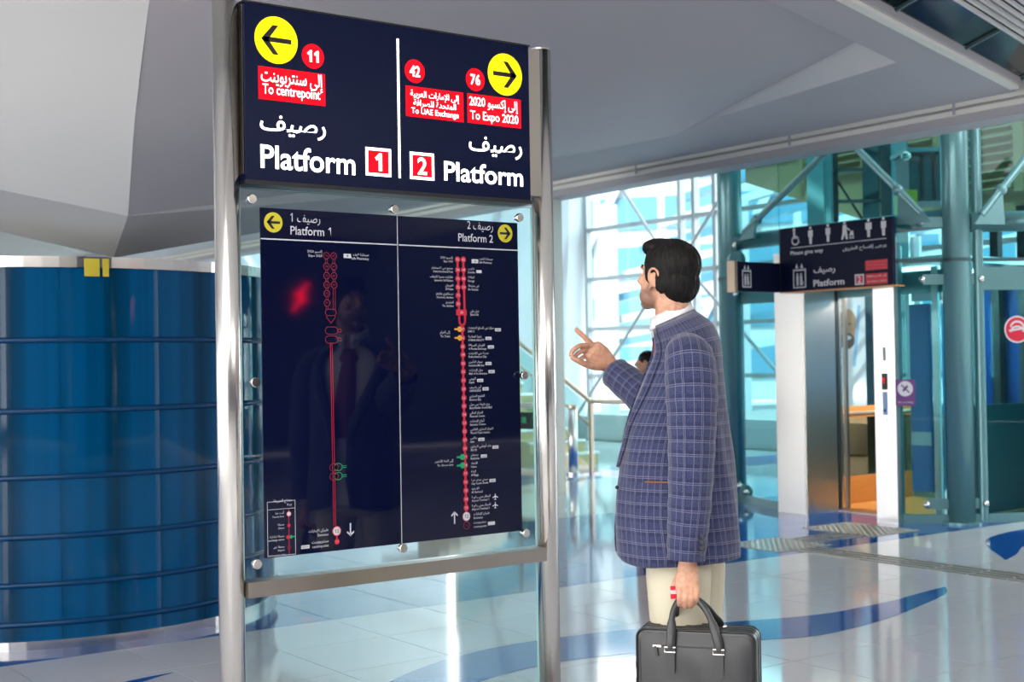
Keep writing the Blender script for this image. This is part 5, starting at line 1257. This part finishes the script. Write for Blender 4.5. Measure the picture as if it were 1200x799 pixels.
# soft front panel as a puffed grid
body = b.build('bag_body', M['leather'], bag, smooth=False)
g = MB(); V = []; F = []; nu, nv = 24, 18
for i in range(nu+1):
    for j in range(nv+1):
        u = -1+2*i/nu; v = -1+2*j/nv
        puff = .012*(1-u**4)*(1-v**4) + .0025*math.sin(7*u+2.5*v)*(1-u*u)*(1-v*v)
        V.append(bp_(u*(HL-.012), v*(HHt-.012)+.003*(1-u*u)*(v > 0), HT-.002+puff))
for i in range(nu):
    for j in range(nv): F.append([i*(nv+1)+j, (i+1)*(nv+1)+j, (i+1)*(nv+1)+j+1, i*(nv+1)+j+1])
g.V = V; g.F = F; g.build('front_panel', M['leather'], body, smooth=True)
for w_ in (HT-.002, -HT+.002, .014, -.014):
    R = rrect(HL-.001, HHt-.001, .026); P = [bp_(u, v+(.006 if v > 0 else 0)*(1-(u/HL)**2), w_) for u, v in R]; P.append(P[0])
    MB().tube(P, [.0032]*len(P), 6, caps=False).build('piping', M['leather_edge'], body, smooth=True)
zp = bp_(0, .098, HT+.008)
zl_ = MB().beam(zp-bu*.125, zp+bu*.085, .004, .004).build('pocket_zip', M['leather_edge'], bag)
MB().beam(zp-bu*.125+bn*.002, zp-bu*.10+bn*.003, .004, .006).build('zip_slider', M['chrome'], zl_)
MB().beam(zp-bu*.118+bn*.004, zp-bu*.112-ZA*.030+bn*.006, .008, .003, up=bn).build('zip_pull', M['leather_edge'], zl_)
tz = bp_(.08, HHt+.006, 0); MB().sphere(tz, .007).build('top_zip_slider', M['chrome'], bag, smooth=True)
hs = bp_(HL+.008, -.02, -.01); hk = MB().tube([hs, hs+bu*.014+ZA*.004, hs+bu*.022+ZA*.010], [.004,.0045,.002], 8).build('side_hook', M['chrome'], bag, smooth=True)
for k in (0, 1):
    MB().cyl(bp_(-HL-.004, .02-.05*k, .02), bp_(-HL-.004, .04-.05*k, .02), .006, 8).build('strap_loop', M['leather_edge'], bag)
grip = dep(806, 701, 3.957)
for side in (1, -1):
    w_ = side*(HT+.0145 if side > 0 else HT+.004)
    a0 = bp_(-.072, .090, w_); a1 = bp_(.072, .090, w_)
    gl = grip - bu*.024 + bn*(.004*side); gr_ = grip + bu*.026 + bn*(.004*side)
    pts = [a0, a0+ZA*.030+bu*.003, a0.lerp(gl,.62)-bu*.010+ZA*.010, gl-ZA*.004, grip+bn*(.004*side)+ZA*.001, gr_-ZA*.002, a1.lerp(gr_,.62)+bu*.012+ZA*.012, a1+ZA*.030-bu*.002, a1]
    P = smoothpath([tuple(p) for p in pts], 5); n_ = len(P)
    R = [(.0140, .0065) if i < 9 or i > n_-10 else (.0095, .0080) for i in range(n_)]
    h = MB().tube(P, R, 12, side=bu).build('handle', M['leather'], bag, smooth=True)
    for a in (a0, a1):
        MB().obox(a-ZA*.030+bn*(.002*side), (bu, bn, ZA), (.0135, .0035, .034)).build('handle_tab', M['leather'], h)
        MB().cyl(a-ZA*.064+bn*(.002*side)-bn*.003, a-ZA*.064+bn*(.002*side)+bn*.003, .0135, 18).build('tab_end', M['leather'], h)
        fr = [a+bu*x+ZA*z+bn*(.004*side) for x, z in ((-.016,-.007),(.016,-.007),(.016,.007),(-.016,.007),(-.016,-.007))]
        MB().tube(fr, [.0022]*5, 6, caps=False).build('buckle_ring', M['chrome'], h)

# ------------------------------------------------------------------ the person in the distance, mostly behind the man
D2 = 13.0; P0_ = dep(760, 560, D2); P0_.z = 0; f2 = facing(70); r2 = rightof(f2); R2 = rotm(f2)
def W2(x, y, z): return P0_ + r2*x + f2*y + ZA*z
hc = dep(757, 424.5, D2); hh = hc.z
def h2(x, y, z): return hc + R2 @ Vector((x, y, z))
pp = empty('person', tuple(P0_)); tag(pp, 'distant person with dark hair half hidden behind the checked jacket', 'person')
S = hh/1.72*1.0
pc = head_pieces(h2, R2)
pc.append(tube_data([h2(0,-.02,-.05), W2(0,-.02,hh-.20), W2(0,-.02,hh-.28)], [.05,.055,.07], 14)[0])
pc.append(tube_data([W2(0,-.02,hh-.22), W2(0,-.01,hh-.30), W2(0,0,hh-.55), W2(0,0,hh-.75)], [(.10,.06),(.16,.09),(.13,.09),(.15,.10)], 16, side=r2)[0])
for s in (-1, 1):
    pc.append(tube_data([W2(s*.08,0,hh-.72), W2(s*.09,0,hh-1.0), W2(s*.09,-.02,.06)], [.075,.055,.04], 12)[0])
    pc.append(tube_data([W2(s*.15,0,hh-.30), W2(s*.21,-.02,hh-.56), W2(s*.21,.03,hh-.78)], [.045,.038,.028], 12)[0])
    pc.append(ellipsoid(W2(s*.21,.04,hh-.84), (.02,.035,.05), R2)); pc.append(tube_data([W2(s*.09,-.06,.035), W2(s*.09,.14,.03)], [(.035,.035),(.035,.025)], 10, side=r2)[0])
    for k in range(4): pc.append(finger([W2(s*.205,.02+.018*k,hh-.86), W2(s*.20,.03+.018*k,hh-.92), W2(s*.19,.035+.016*k,hh-.95)], .008, .006))
remesh(pc, 'body', .007, M['skin'], pp, 3)
remesh([ellipsoid(h2(0,-.022,.036), (.084,.098,.082), R2, 14, 18), ellipsoid(h2(0,-.060,-.022), (.068,.052,.066), R2, 14, 18)], 'hair', .007, M['hair'], pp, 2)
ts = [tube_data([W2(0,-.02,hh-.24), W2(0,-.01,hh-.30), W2(0,0,hh-.55), W2(0,0,hh-.80)], [(.10,.075),(.19,.11),(.165,.12),(.18,.13)], 18, side=r2)[0]]
for s in (-1, 1): ts.append(tube_data([W2(s*.14,0,hh-.30), W2(s*.21,-.02,hh-.54), W2(s*.21,.02,hh-.74)], [.062,.055,.045], 12)[0])
M['maroon'] = mat('maroon_cotton', (.16, .03, .04), .8); remesh(ts, 'shirt', .008, M['maroon'], pp, 3)
tt = [tube_data([W2(0,0,hh-.74), W2(0,0,hh-.86)], [(.17,.12),(.16,.12)], 16, side=r2)[0]]
for s in (-1, 1): tt.append(tube_data([W2(s*.085,0,hh-.82), W2(s*.09,0,hh-1.05), W2(s*.09,-.02,.05)], [.09,.072,.06], 14)[0])
remesh(tt, 'trousers', .009, M['lining'], pp, 3)
